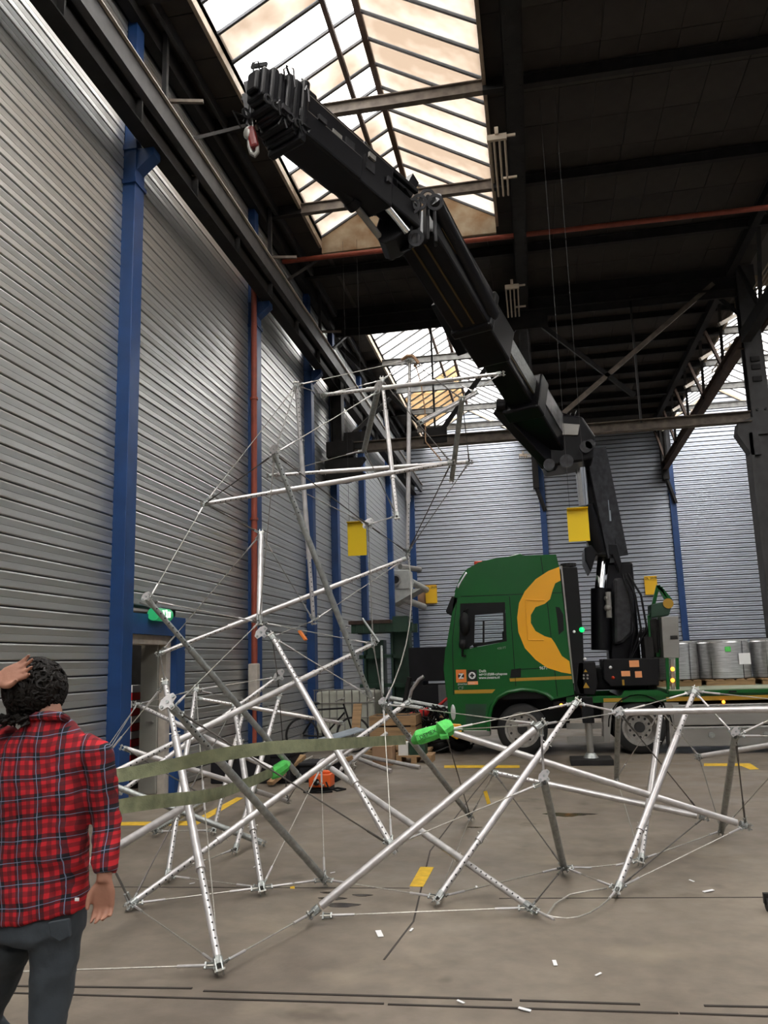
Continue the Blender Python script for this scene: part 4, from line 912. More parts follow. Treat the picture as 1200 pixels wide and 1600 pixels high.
# rear mudguard (black arch) and grey fender
mb = MB(); pts = [(1.64+.53*math.cos(g), TY+.2, .46+.53*math.sin(g)) for g in [R(a) for a in range(0,181,15)]]
vs = [(x, TY+.03, z) for x, y, z in pts] + [(x, TY+.5, z) for x, y, z in pts]; k = len(pts)
o = mb.add(vs, [(i,i+1,k+i+1,k+i) for i in range(k-1)]).build('mudguard','black',t,smooth=True); md=o.modifiers.new('s','SOLIDIFY'); md.thickness=.02
px_prism([(2.057,0.841),(2.294,0.836),(2.227,0.11),(2.095,0.111),(2.119,0.609)], TY+.04, TY+.5, 'mudguard_side', 'alu')
px_prism([(1.064,0.861),(1.307,0.856),(1.185,0.647),(1.119,0.206),(1.024,0.207)], TY+.04, TY+.5, 'mudguard_side', 'alu')
# side boxes
for (x0,x1) in ((2.18,4.05),(4.13,5.7)):
    for (z0,z1) in ((.46,.80),(.12,.44)):
        lk = MB().box((x0,TY+.02,z0),(x1,TY+.55,z1)).build('side_locker','alu',t,bevel=.012)
        MB().box((x0+.02,TY+.005,z1-.035),(x1-.02,TY+.03,z1-.02)).build('locker_edge','galvdark',lk)
    MB().cyl(((x0+x1)/2-.35,TY,.30),((x0+x1)/2-.35,TY+.02,.30),.05,14).build('locker_latch','galvdark',lk)
    MB().cyl(((x0+x1)/2+.5,TY,.30),((x0+x1)/2+.5,TY+.02,.30),.05,14).build('locker_latch','galvdark',lk)
MB().box((4.05,TY+.01,.1),(4.13,TY+.5,.82)).build('locker_post','rust',t)
a = (0.347,14.7,0.534); b = (1.042,14.7,0.438); MB().box((.42,TY+.03,.43),(1.02,TY+.06,.53)).build('side_guard','alu',t); MB().box((.42,TY+.03,.21),(1.02,TY+.06,.31)).build('side_guard','alu',t)
for px_ in (0,): 
    c=(0.356,14.7,0.833); MB().ball((c[0],TY+.02,c[2]),.03).build('amber_lamp','amber',t,smooth=True)
    c=(3.006,14.7,0.831); MB().ball((c[0],TY+.02,c[2]),.028).build('amber_lamp','amber',t,smooth=True)
c=(0.356,14.7,0.833); MB().box((c[0]-.13,TY+.03,c[2]-.06),(c[0]+.06,TY+.1,c[2]+.06)).build('lamp_housing','black',t)
# control valve block and crane base cabinet
MB().prism([(0.693,1.56),(0.985,1.551),(0.998,1.159),(0.942,0.988),(0.684,0.994),(0.632,1.168)],'y',TY+.1,TY+.8).build('control_block','black',t,bevel=.02)
for c,s in (((0.809,14.75,1.404),.03),((0.801,14.75,1.155),.055)):
    MB().prism([(c[0]-s,c[2]-s*.8),(c[0]+s,c[2]-s*.8),(c[0],c[2]+s*.9)],'y',TY+.085,TY+.10).build('warning_triangle','gold',t)
for c in ((0.773,14.8,1.328),(0.838,14.8,1.326),(0.769,14.8,1.274),(0.834,14.8,1.272)): MB().cyl((c[0],TY+.08,c[2]),(c[0],TY+.1,c[2]),.018,8).build('knob','alu',t)
c=(0.815,14.8,1.6); MB().ball((c[0],TY+.1,c[2]),.03).build('white_knob','paper',t,smooth=True)
px_prism([(1.117,1.591),(2.054,1.584),(2.013,1.123),(1.22,1.121),(1.112,1.243)], TY+.1, TY+1.0, 'crane_cabinet', 'black', bevel=.015)
for a,b in (((1.552,14.79,1.556),(1.713,14.79,1.443)),((1.405,14.79,1.381),(1.552,14.79,1.291)),((1.633,14.79,1.37),(1.745,14.79,1.264))):
    MB().box((a[0],TY+.09,b[2]),(b[0],TY+.1,a[2])).build('orange_label','ltorange',t)
a=(1.409,14.79,1.235); b=(1.444,14.79,1.138); MB().box((a[0],TY+.09,b[2]),(b[0],TY+.1,a[2])).build('small_label','gold',t)
c=(1.263,14.79,1.272); MB().ball((c[0],TY+.1,c[2]),.03).build('red_button','redlens',t,smooth=True)
c=(1.234,14.79,1.446); MB().ball((c[0],TY+.1,c[2]),.028).build('white_knob','paper',t,smooth=True)
# stainless box and green winch frame
MB().prism([(2.161,2.281),(2.448,2.281),(2.404,1.573),(2.141,1.581)],'y',TY+.2,TY+.8).build('tool_cabinet','alu',t,bevel=.01)
c=(2.331,14.9,1.923); MB().box((c[0]-.05,TY+.19,c[2]-.03),(c[0]+.07,TY+.2,c[2]+.03)).build('latch','darksteel',t)
MB().box((1.86,TY+.3,1.05),(2.0,TY+.9,1.95)).build('dark_frame','darksteel',t)
for p,q in (((2.179,14.8,1.58),(2.149,14.8,1.003)),((2.346,14.8,1.575),(2.306,14.8,1.02))): MB().beam(p,q,.05,.05).build('green_post','green',t)
MB().beam((2.269,14.85,1.556),(2.241,14.85,1.02),.05,.05).build('lamp_post','alu',t)
for c in ((2.256,14.8,1.39),(2.24,14.8,1.203)): MB().ball(c,.035).build('amber_lamp','amber',t,smooth=True)
gw = [((2.018,15.2,2.29),(2.199,15.2,2.851)),((2.199,15.2,2.851),(2.337,15.2,2.56)),((2.228,15.2,2.815),(2.393,15.2,2.58)),((2,15.2,2.325),(1.987,15.2,1.675)),((2.089,15.2,1.605),(2.187,15.2,2.34))]
for p,q in gw: MB().beam(p,q,.06,.06).build('green_arm','green',t)
MB().prism([(2.027,2.516),(2.304,2.561),(2.41,2.523),(2.326,2.312),(2.017,2.279)],'y',15.1,15.5).build('green_head','dkgreen',t,bevel=.02)
c=(2.329,15.1,2.52); MB().cyl((c[0],15.08,c[2]),(c[0],15.12,c[2]),.09,14).build('hazard_cap','gold',t)
MB().cyl((2.059,15.2,2.255),(2.052,15.2,1.673),.07,10).cyl((2.135,15.2,2.252),(2.122,15.2,1.726),.05,10).build('hydraulic_unit','darksteel',t)
for i in range(7): MB().tube([(1.95-.02*i,15.3,1.95),(2.02-.03*i,15.3,2.12),(2.12-.03*i,15.32,2.0),(2.14-.03*i,15.3,1.6)],.015,6).build('hose','black',t,smooth=True)
# stabiliser
j = thing('stabiliser_leg', (0.753,13.669,0), 'grey hydraulic stabiliser leg with square foot plate between the truck wheels', 'stabiliser')
c = (0.729,13.591,0)
MB().box((c[0]-.32,c[1]-.28,0),(c[0]+.32,c[1]+.28,.09)).build('foot_plate','darksteel',j,bevel=.01)
MB().cyl((c[0],c[1],.09),(c[0],c[1],.16),.12,16,.07).build('foot_joint','galvdark',j,smooth=True)
MB().cyl((c[0],c[1],.12),(c[0],c[1],.68),.055,14).build('ram','alu',j,smooth=True)
MB().box((c[0]-.09,c[1]-.09,.62),(c[0]+.09,c[1]+.09,1.02)).box((c[0]-.08,c[1],.82),(c[0]+.08,TY+1.5,.98)).build('housing','black',j,bevel=.01)
# ---- loader crane
YC = 15.9
k = thing('loader_crane', (1.35,YC,1.05), 'black folding loader crane behind the cab, its jib raised under the skylight', 'crane')
MB().box((.95,15.3,1.05),(1.95,16.7,1.45)).build('base','black',k,bevel=.03)
MB().box((1.3,15.6,1.4),(1.85,16.3,3.35)).build('column','craneblk',k,bevel=.05)
a=(1.167,15.6,1.749); b=(1.241,15.6,2.87); c=(1.357,15.7,3.522)
lb = MB().cyl(a,b,.185,22).build('lift_barrel','craneblk',k,smooth=True)
MB().cyl(b,c,.115,20).build('lift_rod','chrome',lb,smooth=True)
MB().prism([(1.465,3.052),(1.692,3.041),(1.763,2.932),(1.792,2.603),(1.722,2.028),(1.528,1.851),(1.368,1.811)],'y',15.35,15.55).build('hose_guard','craneworn',k,bevel=.06)
for i in range(3): MB().tube([(1.62+.05*i,15.35,3.1),(1.70+.1*i,15.25,2.7),(1.75+.1*i,15.25,2.1),(1.6,15.35,1.5)],.02,6).build('hose','black',k,smooth=True)
MB().cyl((1.337,15.3,2.783),(1.323,15.3,2.322),.05,8).ball((1.314,15.3,2.495),.07).ball((1.305,15.3,2.669),.05).build('valve','alu',k)
MB().prism([(0.984,3.627),(1.199,3.687),(1.568,3.655),(1.629,3.268),(1.573,3.14),(1.471,3.456),(1.182,3.471),(1.067,3.165),(0.978,3.385)],'y',15.35,16.3).build('knuckle','craneblk',k,bevel=.02)
MB().prism([(1.085,3.573),(1.019,4.994),(1.125,5.621),(1.278,5.634),(1.44,4.757),(1.602,3.509)],'y',15.45,16.15).build('inner_boom','craneblk',k,bevel=.03)
MB().beam((1.313,15.3,5.482),(1.576,15.5,3.438),.04,.5).build('boom_edge','craneworn',k)
for c,m in (((1.408,15.42,4.617),'ltorange'),((1.449,15.42,4.395),'bluegrey'),((1.468,15.42,4.2),'bluegrey')): MB().box((c[0]-.05,15.40,c[2]-.1),(c[0]+.04,15.44,c[2]+.1)).build('sticker',m,k)
a=(1.012,15.2,5.111); b=(1.036,15.3,4.4); c=(1.274,15.5,3.55)
MB().cyl(a,b,.10,20).build('fold_rod','chrome',k,smooth=True); MB().cyl(b,c,.17,20).build('fold_barrel','craneblk',k,smooth=True)
# elbow
MB().prism([(0.299,5.88),(0.543,6.021),(1.072,5.914),(1.274,5.53),(1.208,5.11),(0.687,5.052),(0.361,5.027),(0.204,5.492)],'y',14.6,15.5).build('elbow_head','craneblk',k,bevel=.04)
MB().prism([(0.569,5.828),(1.017,5.754),(0.969,5.555),(0.554,5.601)],'y',14.56,14.6).build('bright_panel','alu',k,bevel=.01)
MB().prism([(0.111,5.83),(0.569,5.828),(0.552,5.577),(0.165,5.584)],'y',14.50,14.62).build('side_panel','craneworn',k,bevel=.01)
for i in range(6): MB().tube([(.55+i*.07,14.8,5.85),(.5+i*.1,14.75,6.0+.03*(i%3)),(.75+i*.05,14.85,6.02),(.9+i*.03,14.9,5.8)],.022,6).build('hose','black',k,smooth=True)
for c,r_ in (((0.427,14.6,5.05),.10),((0.734,14.6,5.087),.12),((1.087,14.6,5.32),.11),((1.168,14.6,5.361),.09)): MB().cyl((c[0],14.5,c[2]),(c[0],14.62,c[2]),r_,16).build('pivot_pin','craneworn',k,smooth=True)
# outer boom: telescoping sections
P0 = Vector((0.58,15.1,5.488)); P1 = Vector((-1.266,10.6,7.764)); D = (P1-P0).normalized(); LL=(P1-P0).length
SX = D.cross(Vector((0,0,1))).normalized(); SU = SX.cross(D).normalized()
def sect(s0,s1,w,h,name,m,off=0,bev=.04):
    a=P0+D*(LL*s0)+SU*off; b=P0+D*(LL*s1)+SU*off
    return MB().beam(a,b,w,h).build(name,m,k,bevel=bev)
sect(-.03,.27,.62,.70,'boom_section','craneblk'); sect(.27,.56,.46,.54,'boom_section','craneblk'); sect(.50,.66,.58,.66,'boom_collar','craneblk'); sect(.24,.30,.68,.76,'boom_collar','craneblk')
sect(.66,1.0,.64,.66,'boom_section','craneblk'); sect(.64,.67,.70,.74,'boom_collar','craneblk')
def plate(s0,s1,w,off,name,m,side_=0):
    a=P0+D*(LL*s0); b=P0+D*(LL*s1); return MB().beam(a+SX*side_+SU*off,b+SX*side_+SU*off,w,.012).build(name,m,k)
sd = 1 if (P0+SX*.3 - Vector((0,0,1.65))).length < (P0-SX*.3 - Vector((0,0,1.65))).length else -1
def vplate(s0,s1,hh,name,m,side_,off=0):
    a=P0+D*(LL*s0)+SX*side_+SU*off; b=P0+D*(LL*s1)+SX*side_+SU*off; return MB().beam(a,b,.012,hh).build(name,m,k)
for sgn in (1,-1):
    vplate(.08,.24,.34,'worn_panel','wornwhite',sgn*.318,.10); vplate(.30,.50,.30,'worn_panel','galvdark',sgn*.237,.08); vplate(.70,.95,.34,'worn_panel','craneworn',sgn*.328,.1)
    vplate(.31,.5,.014,'brass_strip','brass',sgn*.24,-.12); vplate(.70,.98,.016,'brass_strip','brass',sgn*.33,-.12)
for i in range(2): MB().beam(P0+D*(LL*.68)-SU*.34+SX*(.1-.2*i),P0+D*(LL*.99)-SU*.34+SX*(.1-.2*i),.03,.02).build('slide_strip','brass',k)
a=Vector((-1.029,10.3,7.931)); b=Vector((-0.365,12,6.895)); MB().cyl(a,b,.135,18).build('side_cylinder','craneblk',k,smooth=True)
MB().cyl(b,b+(b-a).normalized()*.05,.10,14).build('cylinder_cap','darksteel',k,smooth=True)
a=Vector((-1.249,12.6,7.501)); b=Vector((-0.89,13.2,6.801)); MB().beam(a,b,.2,.22).build('lower_stub','craneblk',k,bevel=.02)
a=Vector((-0.382,13.9,5.997)); b=Vector((0.521,14.8,5.054)); MB().beam(a,b,.22,.26).build('link_arm','craneblk',k,bevel=.03)
MB().cyl((-0.422,13.8,5.993),(-0.268,13.8,5.98),.12,14).build('link_eye','craneblk',k,smooth=True)
# jib knuckle
for i,(a,b) in enumerate((((-1.34,10.2,7.819),(-1.431,10.3,7.215)),((-1.237,10.25,7.911),(-1.302,10.35,7.301)),((-1.116,10.3,7.982),(-1.154,10.4,7.366)),((-1.016,10.35,7.959),(-1.027,10.45,7.338)))):
    MB().beam(a,b,.05,.22).build('knuckle_plate','craneworn' if i%2 else 'craneblk',k,bevel=.015)
for c in ((-1.292,10.1,7.753),(-1.194,10.1,7.797),(-1.077,10.1,7.857),(-0.976,10.1,7.766),(-1.257,10.1,7.276)):
    MB().ring(c,(0,1,.3),.11,.07,.03,18).build('link_ring','craneworn',k)
# jib
J0=Vector((-1.362,10.3,7.657)); J1=Vector((-2.465,8.25,7.931)); Dj=(J1-J0).normalized(); Lj=(J1-J0).length
Sj=Dj.cross(Vector((0,0,1))).normalized(); Uj=Sj.cross(Dj).normalized()
def jb(s0,s1,w,h,name,m,off=0,sx=0,bev=.03):
    return MB().beam(J0+Dj*(Lj*s0)+Uj*off+Sj*sx,J0+Dj*(Lj*s1)+Uj*off+Sj*sx,w,h).build(name,m,k,bevel=bev)
jb(-.02,.30,.34,.34,'jib_heel','craneblk'); jb(.28,1.0,.46,.60,'jib_section','craneblk',.02)
jb(.55,1.0,.50,.34,'jib_section','craneblk',-.10)
for i in range(6):
    s=1.0+i*.042; w=.50-.05*i-.03*(i%2); h=.80-.08*i-.06*(i%2)
    jb(s-.02,s+.024,w+.05,h+.05,'extension_collar','craneblk',.02*i); jb(s+.02,s+.05,w-.05,h-.06,'extension_section','craneblk',.02*i)
    c=J0+Dj*(Lj*s)+Uj*(-.26+.02*i)
    MB().ring(c+Sj*(-.28+.02*i),(Sj),.06,.035,.02,14).ring(c+Sj*(.28-.02*i),(Sj),.06,.035,.02,14).build('pulley_ring','craneworn',k)
    MB().beam(c+Uj*.52-Sj*.1,c+Uj*.58+Sj*.12+Dj*.04,.03,.05).build('bracket','craneworn' if i%2 else 'craneblk',k)
    MB().tube([c+Uj*.45,c+Uj*.58+Dj*.05,c+Uj*.5+Dj*.12,c+Uj*.4+Dj*.1],.012,6).build('hose','black',k,smooth=True)
for i in range(3): jb(.02,.98,.07,.07,'guide_tube','craneblk',.37+.05*(i==1),-.14+.14*i,.015)
for i in range(3): jb(.04,.96,.012,.012,'chrome_line','alu',.405+.05*(i==1),-.14+.14*i,0)
jb(.15,.22,.12,.22,'tube_clamp','craneblk',.36); jb(.9,.97,.42,.16,'tube_clamp','craneblk',.33); jb(.5,.53,.42,.12,'tube_clamp','craneblk',.33)
a=J0+Dj*(Lj*.05)+Uj*.36; b=a+Uj*.34-Dj*.16; MB().beam(a,b,.10,.16).build('end_fin','craneblk',k)
for s,w_,m_ in ((.45,.10,'craneworn'),(.62,.14,'craneworn'),(.72,.08,'alu')):
    for sg in (1,-1): MB().beam(J0+Dj*(Lj*s)+Sj*(sg*.235)+Uj*.05,J0+Dj*(Lj*(s+.07))+Sj*(sg*.235)+Uj*.05,.012,w_*1.6).build('cover_plate',m_,k)
def ram(a,b,c,r1,r2,n1,n2):
    bb = MB().cyl(a,b,r1,18).build(n1,'craneblk',k,smooth=True); MB().cyl(b,c,r2,16).build(n2,'chrome' if r2>.05 else 'alu',bb,smooth=True)
    MB().cyl(Vector(b)-(Vector(b)-Vector(a)).normalized()*.12,b,r1*1.18,18).build('gland','craneblk',bb,smooth=True)
ram((-2.491,8.6,7.89),(-1.952,9.5,7.493),(-1.68,10.2,7.271),.095,.045,'jib_barrel','jib_rod')
ram((-2.066,8.9,8.089),(-1.605,9.7,7.599),(-1.362,10,7.329),.10,.052,'jib_barrel','jib_rod')
MB().prism([(-1.802,7.401),(-1.703,7.695),(-1.597,7.633),(-1.358,7.343),(-1.521,7.25),(-1.665,7.193),(-1.753,7.242)],'y',10.0,10.5).build('rocker_link','craneblk',k,bevel=.02)
for i in range(4): MB().tube([Vector((-2.0+i*.03,9.8,8.0)),Vector((-1.98+i*.04,9.85,7.75)),Vector((-1.82+i*.04,9.95,7.6)),Vector((-1.65+i*.03,10.05,7.75))],.016,6).build('hose','black',k,smooth=True)
random.seed(5)
for i in range(26):
    c=J0+Dj*(Lj*random.uniform(.95,1.24))+Uj*random.uniform(-.3,.42)+Sj*random.choice((-.3,.3,-.2,.2))*1.0
    MB().tube([c,c+Uj*.08+Dj*random.uniform(-.08,.1),c+Uj*random.uniform(.0,.16)+Dj*random.uniform(-.1,.16),c-Uj*.1+Dj*random.uniform(-.1,.1)],.012,5).build('hose','black' if i%4 else 'craneworn',k,smooth=True)
for i in range(14):
    c=J0+Dj*(Lj*random.uniform(.3,1.2))+Uj*random.uniform(-.25,.3)+Sj*random.choice((-.26,.26)); u=(Dj if i%2 else Uj)
    MB().beam(c,c+u*random.uniform(.06,.16),.03,.07).build('bracket','craneworn' if i%3 else 'alu',k)  # small clutter, the pale pieces put white highlights on the jib
a=Vector((-2.956,8,8.089)); b=Vector((-2.669,8,8.156)); MB().beam(a,b,.05,.04).build('cross_pin','darksteel',k)
MB().beam((-2.901,8,8.138),(-2.847,8,7.839),.10,.08).beam((-2.875,8.1,8.377),(-2.782,8.1,7.942),.12,.16).build('tip_plate','craneworn',k)
# hook
h = thing('crane_hook', (-2.817,8,7.347), 'steel hook with red body hanging from the jib tip', 'hook')
MB().beam((-2.855,8,7.865),(-2.84,8,7.691),.035,.06).build('shank','galvdark',h)
MB().beam((-2.855,8,7.718),(-2.794,8,7.448),.10,.10,(0,1,0)).build('hook_body','hookred',h,bevel=.03)
MB().ball((-2.871,7.98,7.641),.06,(1,.6,1.4)).build('swivel','alu',h,smooth=True)
MB().tube([(-2.878,8,7.624),(-2.87,8,7.492),(-2.84,8,7.391),(-2.802,8,7.361),(-2.771,8,7.396),(-2.771,8,7.477),(-2.794,8,7.561)],.02,8,[.018,.022,.028,.03,.026,.022,.016]).build('hook_bow','alu',h,smooth=True)
# ---- wrapped wire drums on the deck
for i,(x,l) in enumerate(((2.52,'film wrapped wire drum behind the stainless cabinet, green sticker'),(3.45,'film wrapped wire drum with green sticker and white paper, in the middle'),(4.42,'film wrapped wire drum at the right edge'))):
    d = thing('wire_drum',(x,16.55,1.05),l,'drum','wrapped drums on the lorry deck')
    n=40; zz=[1.16,1.18,1.82,1.85]; rr=[.44,.475,.475,.45]
    rings=[[Vector((x+r_*math.cos(2*math.pi*i_/n),16.55+r_*math.sin(2*math.pi*i_/n),z_)) for i_ in range(n)] for z_,r_ in zip(zz,rr)]
    MB().loft(rings).build('wrapped_body','foil',d,smooth=True)
    MB().ring((x,16.55,1.86),(0,0,1),.46,.2,.03,30).build('film_top','film',d)
    for a_ in (-.3,.25): MB().beam((x+a_,16.55-math.sqrt(.478**2-a_*a_),1.17),(x+a_+.02,16.55-math.sqrt(.478**2-a_*a_),1.84),.012,.006).build('tension_band','darksteel',d)
    for z_ in (1.24,1.28): MB().ring((x,16.55,z_),(0,0,1),.480,.474,.008,36).build('film_band','galvdark',d)
    if i<2: MB().beam((x-.05,16.065,1.70),(x+.05,16.065,1.70),.01,.09,(0,0,1)).build('green_sticker','lime',d)
    if i==1: MB().box((x+.18,16.085,1.42),(x+.38,16.095,1.62)).build('paper_sheet','paper',d)
    p = thing('pallet',(x,16.55,1.05),'pallet under '+('the left','the middle','the right hand')[i]+' wrapped drum on the deck','pallet','pallets on the lorry deck')
    MB().box((x-.42,16.1,1.05),(x+.42,16.2,1.14)).box((x-.42,16.9,1.05),(x+.42,17.0,1.14)).build('bearer','wood',p)
    for q in range(5): MB().box((x-.44+q*.18,16.08,1.14),(x-.44+q*.18+.14,17.02,1.16)).build('slat','wood',p)

# ================================================================ OBJECTS AT THE BACK LEFT
f = thing('green_press_frame', (-3.4,18.6,0), 'dark green steel portal frame standing in the far left corner', 'steel frame')
for p,q in (((-3.892,0.522),(-3.428,2.156)),((-3.259,0.51),(-2.827,2.352))):
    MB().box((p[0],18.5,0),(p[0]+.05,18.9,q[1])).box((q[0]-.05,18.5,0),(q[0],18.9,q[1])).box((p[0],18.72,0),(q[0],18.76,q[1])).build('upright','dkgreen',f)
for z in (.5,1.1,1.75): MB().box((-4.0,18.5,z),(-2.95,18.58,z+.08)).build('rail','dkgreen',f)
a=(-4.126,18.6,2.546); b=(-2.712,18.6,2.275)
MB().box((a[0],18.3,2.32),(b[0],18.42,2.52)).box((a[0],19.0,2.32),(b[0],19.12,2.52)).build('head_beam','dkgreen',f)
MB().box((a[0]-.05,18.25,2.52),(-3.2,18.9,2.60)).build('top_plate','rust',f); MB().box((-3.2,18.5,2.5),(-2.85,18.8,2.68)).build('top_block','dkgreen',f)
for i in range(8): MB().box((a[0]+.1+i*.17,18.28,2.34),(a[0]+.12+i*.17,18.42,2.50)).build('stiffener','dkgreen',f)
for z0,z1,x0,x1,l in ((1.22,1.95,-2.78,-1.55,'upper charcoal block stacked behind the truck cab'),(.52,1.14,-2.8,-1.75,'lower charcoal block with a pale grey end, under the upper one')):
    o=thing('stone_block',((x0+x1)/2,18.4,z0),l,'block','stacked charcoal blocks'); MB().box((x0,18.0,z0),(x1,18.9,z1)).build('block','dkblock',o,bevel=.01)
    if z0<1: MB().box((-2.15,17.97,z0+.02),(x1+.5,18.0,z1)).build('pale_end','ltblock',o)
    else: MB().box((-1.75,17.97,z0),(x1,18.0,z1)).build('pale_end','ltblock',o)
o=thing('pallet',(-2.2,18.3,0),'raised timber pallet under the charcoal blocks','pallet')
for x in (-2.7,-2.2,-1.7): MB().box((x,18.0,0),(x+.1,18.9,.44)).build('leg','wood',o)
MB().box((-2.8,17.95,.44),(-1.5,18.95,.5)).build('top_board','wood',o)
for x in (-2.6,-2.0): MB().box((x,18.0,1.14),(x+.12,18.9,1.22)).build('batten','dkblock',o)
# IBC tank
o=thing('liquid_tank',(-3.9,17.3,0),'white plastic liquid tank in a metal cage behind the wooden crate','tank')
MB().box((-4.6,16.9,.15),(-3.35,17.7,1.08)).build('tank_body','grpaint',o,bevel=.05)
for i in range(9): MB().cyl((-4.62+i*.16,16.86,.1),(-4.62+i*.16,16.86,1.12),.012,6).build('cage_bar','alu',o)
for z in (.25,.55,.85,1.12): MB().cyl((-4.64,16.86,z),(-3.32,16.86,z),.012,6).build('cage_rail','alu',o)
MB().box((-4.62,16.85,0),(-3.33,17.7,.12)).build('tank_pallet','dkblock',o)
# wooden crate
cr=thing('wooden_crate',(-2.9,14.7,.13),'slatted wooden crate in front of the liquid tank','crate')
xa=(-3.002,14.6,0.598)[0]; xb=(-2.164,14.6,0.584)[0]
tag(MB().box((xa+.03,14.66,.16),(xb-.03,15.28,.69)).build('gap_dark_filler','dkblock',cr))  # added dark filler, puts shade behind the slat gaps
for z in (.16,.355,.55): 
    MB().box((xa,14.6,z),(xb,14.62,z+.165)).build('side_slat','wood',cr); MB().box((xa,15.3,z),(xb,15.32,z+.165)).build('side_slat','wood',cr)
    MB().box((xa,14.62,z),(xa+.02,15.3,z+.165)).build('end_slat','wood',cr); MB().box((xb-.02,14.62,z),(xb,15.3,z+.165)).build('end_slat','wood',cr)
for x in (xa+.02,xb-.1): MB().box((x,14.62,.13),(x+.08,14.68,.72)).build('corner_post','wood',cr)
MB().box((xa,14.62,.13),(xb,15.3,.16)).build('base_board','wood',cr)
o=thing('pallet',(-2.9,14.9,0),'pallet under the slatted wooden crate','pallet')
for y in (14.55,14.9,15.25): MB().box((xa-.1,y,0),(xb+.2,y+.1,.09)).build('bearer','wood',o)
for i in range(6): MB().box((xa-.1+i*.2,14.55,.09),(xa+.05+i*.2,15.38,.125)).build('slat','wood',o)
o=MB().box((-2.75,13.55,0),(-2.42,13.9,.30)).build('cardboard_box','card',bevel=.006); tag(o,'brown cardboard box on the floor before the wooden crate','box')
o=thing('pallet',(-2.2,14.0,0),'small pallet carrying boxes at the right of the cardboard box','pallet')
for x in (-2.4,-2.15,-1.9): MB().box((x,13.8,0),(x+.09,14.3,.10)).build('bearer','wood',o)
for i in range(4): MB().box((-2.4,13.8+i*.13,.10),(-1.8,13.9+i*.13,.125)).build('slat','wood',o)
o=MB().box((-2.36,13.82,.125),(-2.2,14.1,.33)).build('carton','white'); tag(o,'white carton on the small pallet','carton')
o=MB().box((-2.18,13.85,.125),(-1.92,14.2,.36)).build('carton','dkgreen'); tag(o,'dark green carton on the small pallet','carton')
# bicycle
bk=thing('bicycle',(-3.75,15.5,0),'black bicycle parked before the white liquid tank','bicycle')
for x in (-4.5,-3.5):
    MB().ring((x,15.5,.33),(.0,1,.0),.33,.295,.035,32).build('tyre','rubber',bk)
    MB().cyl((x,15.45,.33),(x,15.55,.33),.03,10).build('hub','alu',bk)
    for i in range(12): g=math.pi*i/12; MB().cyl((x-.3*math.cos(g),15.5,.33-.3*math.sin(g)),(x+.3*math.cos(g),15.5,.33+.3*math.sin(g)),.0015,4).build('spoke','alu',bk)
for p,q in (((-3.5,15.5,.33),(-3.68,15.5,.9)),((-3.66,15.5,.82),(-4.2,15.5,.80)),((-3.66,15.5,.74),(-4.08,15.5,.30)),((-4.22,15.5,.86),(-4.08,15.5,.30)),((-4.5,15.5,.33),(-4.08,15.5,.30)),((-4.5,15.5,.33),(-4.2,15.5,.76))):
    MB().cyl(p,q,.017,8).build('frame_tube','black',bk)
MB().tube([(-3.78,15.28,.96),(-3.68,15.38,1.0),(-3.69,15.5,.98),(-3.68,15.62,1.0),(-3.78,15.72,.96)],.013,8).build('handlebar','alu',bk); MB().ball((-4.26,15.5,.92),.1,(1.2,.7,.35)).build('saddle','black',bk,smooth=True)
o=MB().beam((-3.315,14.9,0.468),(-3.312,15.1,0.91),.16,.03,(0,1,0)).build('board','wood'); tag(o,'upright offcut of board leaning before the bicycle','board')
# heap of dark cables and bits
random.seed(3)
def loops(cx,cy,rx,ry,zmax,n,m,label,r=.012):
    mb=MB()
    for i in range(n):
        x=cx+random.uniform(-rx,rx)*.6; y=cy+random.uniform(-ry,ry)*.6; R_=random.uniform(.12,.35); ph=random.uniform(0,6.28); z=random.uniform(.02,zmax)
        pts=[(x+R_*math.cos(ph+a*.5)*(1+.2*math.sin(a)),y+R_*.8*math.sin(ph+a*.5),max(.015,z*(1-.1*(a%3))+.05*math.sin(a*1.3+i))) for a in range(11)]
        mb.tube(pts,r,5)
    o=mb.build('cable_heap',m,smooth=True); tag(o,label,'cables',kind='stuff')
loops(-1.95,15.6,.9,.5,.85,64,'black','heap of black cables and hoses before the truck cab',.018)
loops(-3.3,12.6,.55,.45,.25,26,'steelcable','heap of loose steel cables behind the orange case',.008)
loops(-4.1,12.6,.4,.4,.30,18,'steelcable','tangle of steel cables by the blue column foot',.008)
for i,(p,q,m,r_,l,n_,c_) in enumerate((
 ((-2.9,16.2,.95),(-1.75,16.2,.72),'galvdark',.05,'grey pipe lying on top of the cable heap, upper one','grey_pipe','pipe'),
 ((-2.8,16.0,.86),(-1.6,16.0,.62),'galvdark',.045,'grey pipe lying on top of the cable heap, lower one','grey_pipe','pipe'),
 ((-2.65,16.1,.6),(-2.48,16.1,1.35),'darksteel',.05,'dark pipe standing up out of the heap','dark_pipe','pipe'),
 ((-2.4,15.6,.62),(-2.05,15.5,.72),'red',.09,'red cylinder lying on the cable heap','red_cylinder','cylinder'),
 ((-2.0,16.3,.75),(-1.65,16.3,1.02),'red',.03,'red bent bar among the pipes','red_bar','bar'))):
    o=MB().cyl(p,q,r_,12).build(n_,m,smooth=True); tag(o,l,c_)
o=MB().tube([(-2.55,16.1,.8),(-2.45,16.1,1.1),(-2.3,16.1,1.3),(-2.2,16.1,1.36)],.035,8).build('elbow_pipe','galv',smooth=True); tag(o,'curved grey pipe end rising beside the dark pipe','pipe')
o=MB().beam((-2.28,15.3,.62),(-2.42,15.3,.25),.10,.02,(0,1,0)).build('orange_fabric','yellow'); tag(o,'orange yellow fabric strip hanging from the heap','fabric')
o=MB().box((-1.95,16.9,.2),(-1.5,17.3,.66)).build('grey_bin','duct',bevel=.02); tag(o,'grey green bin half hidden by the truck bumper','bin')
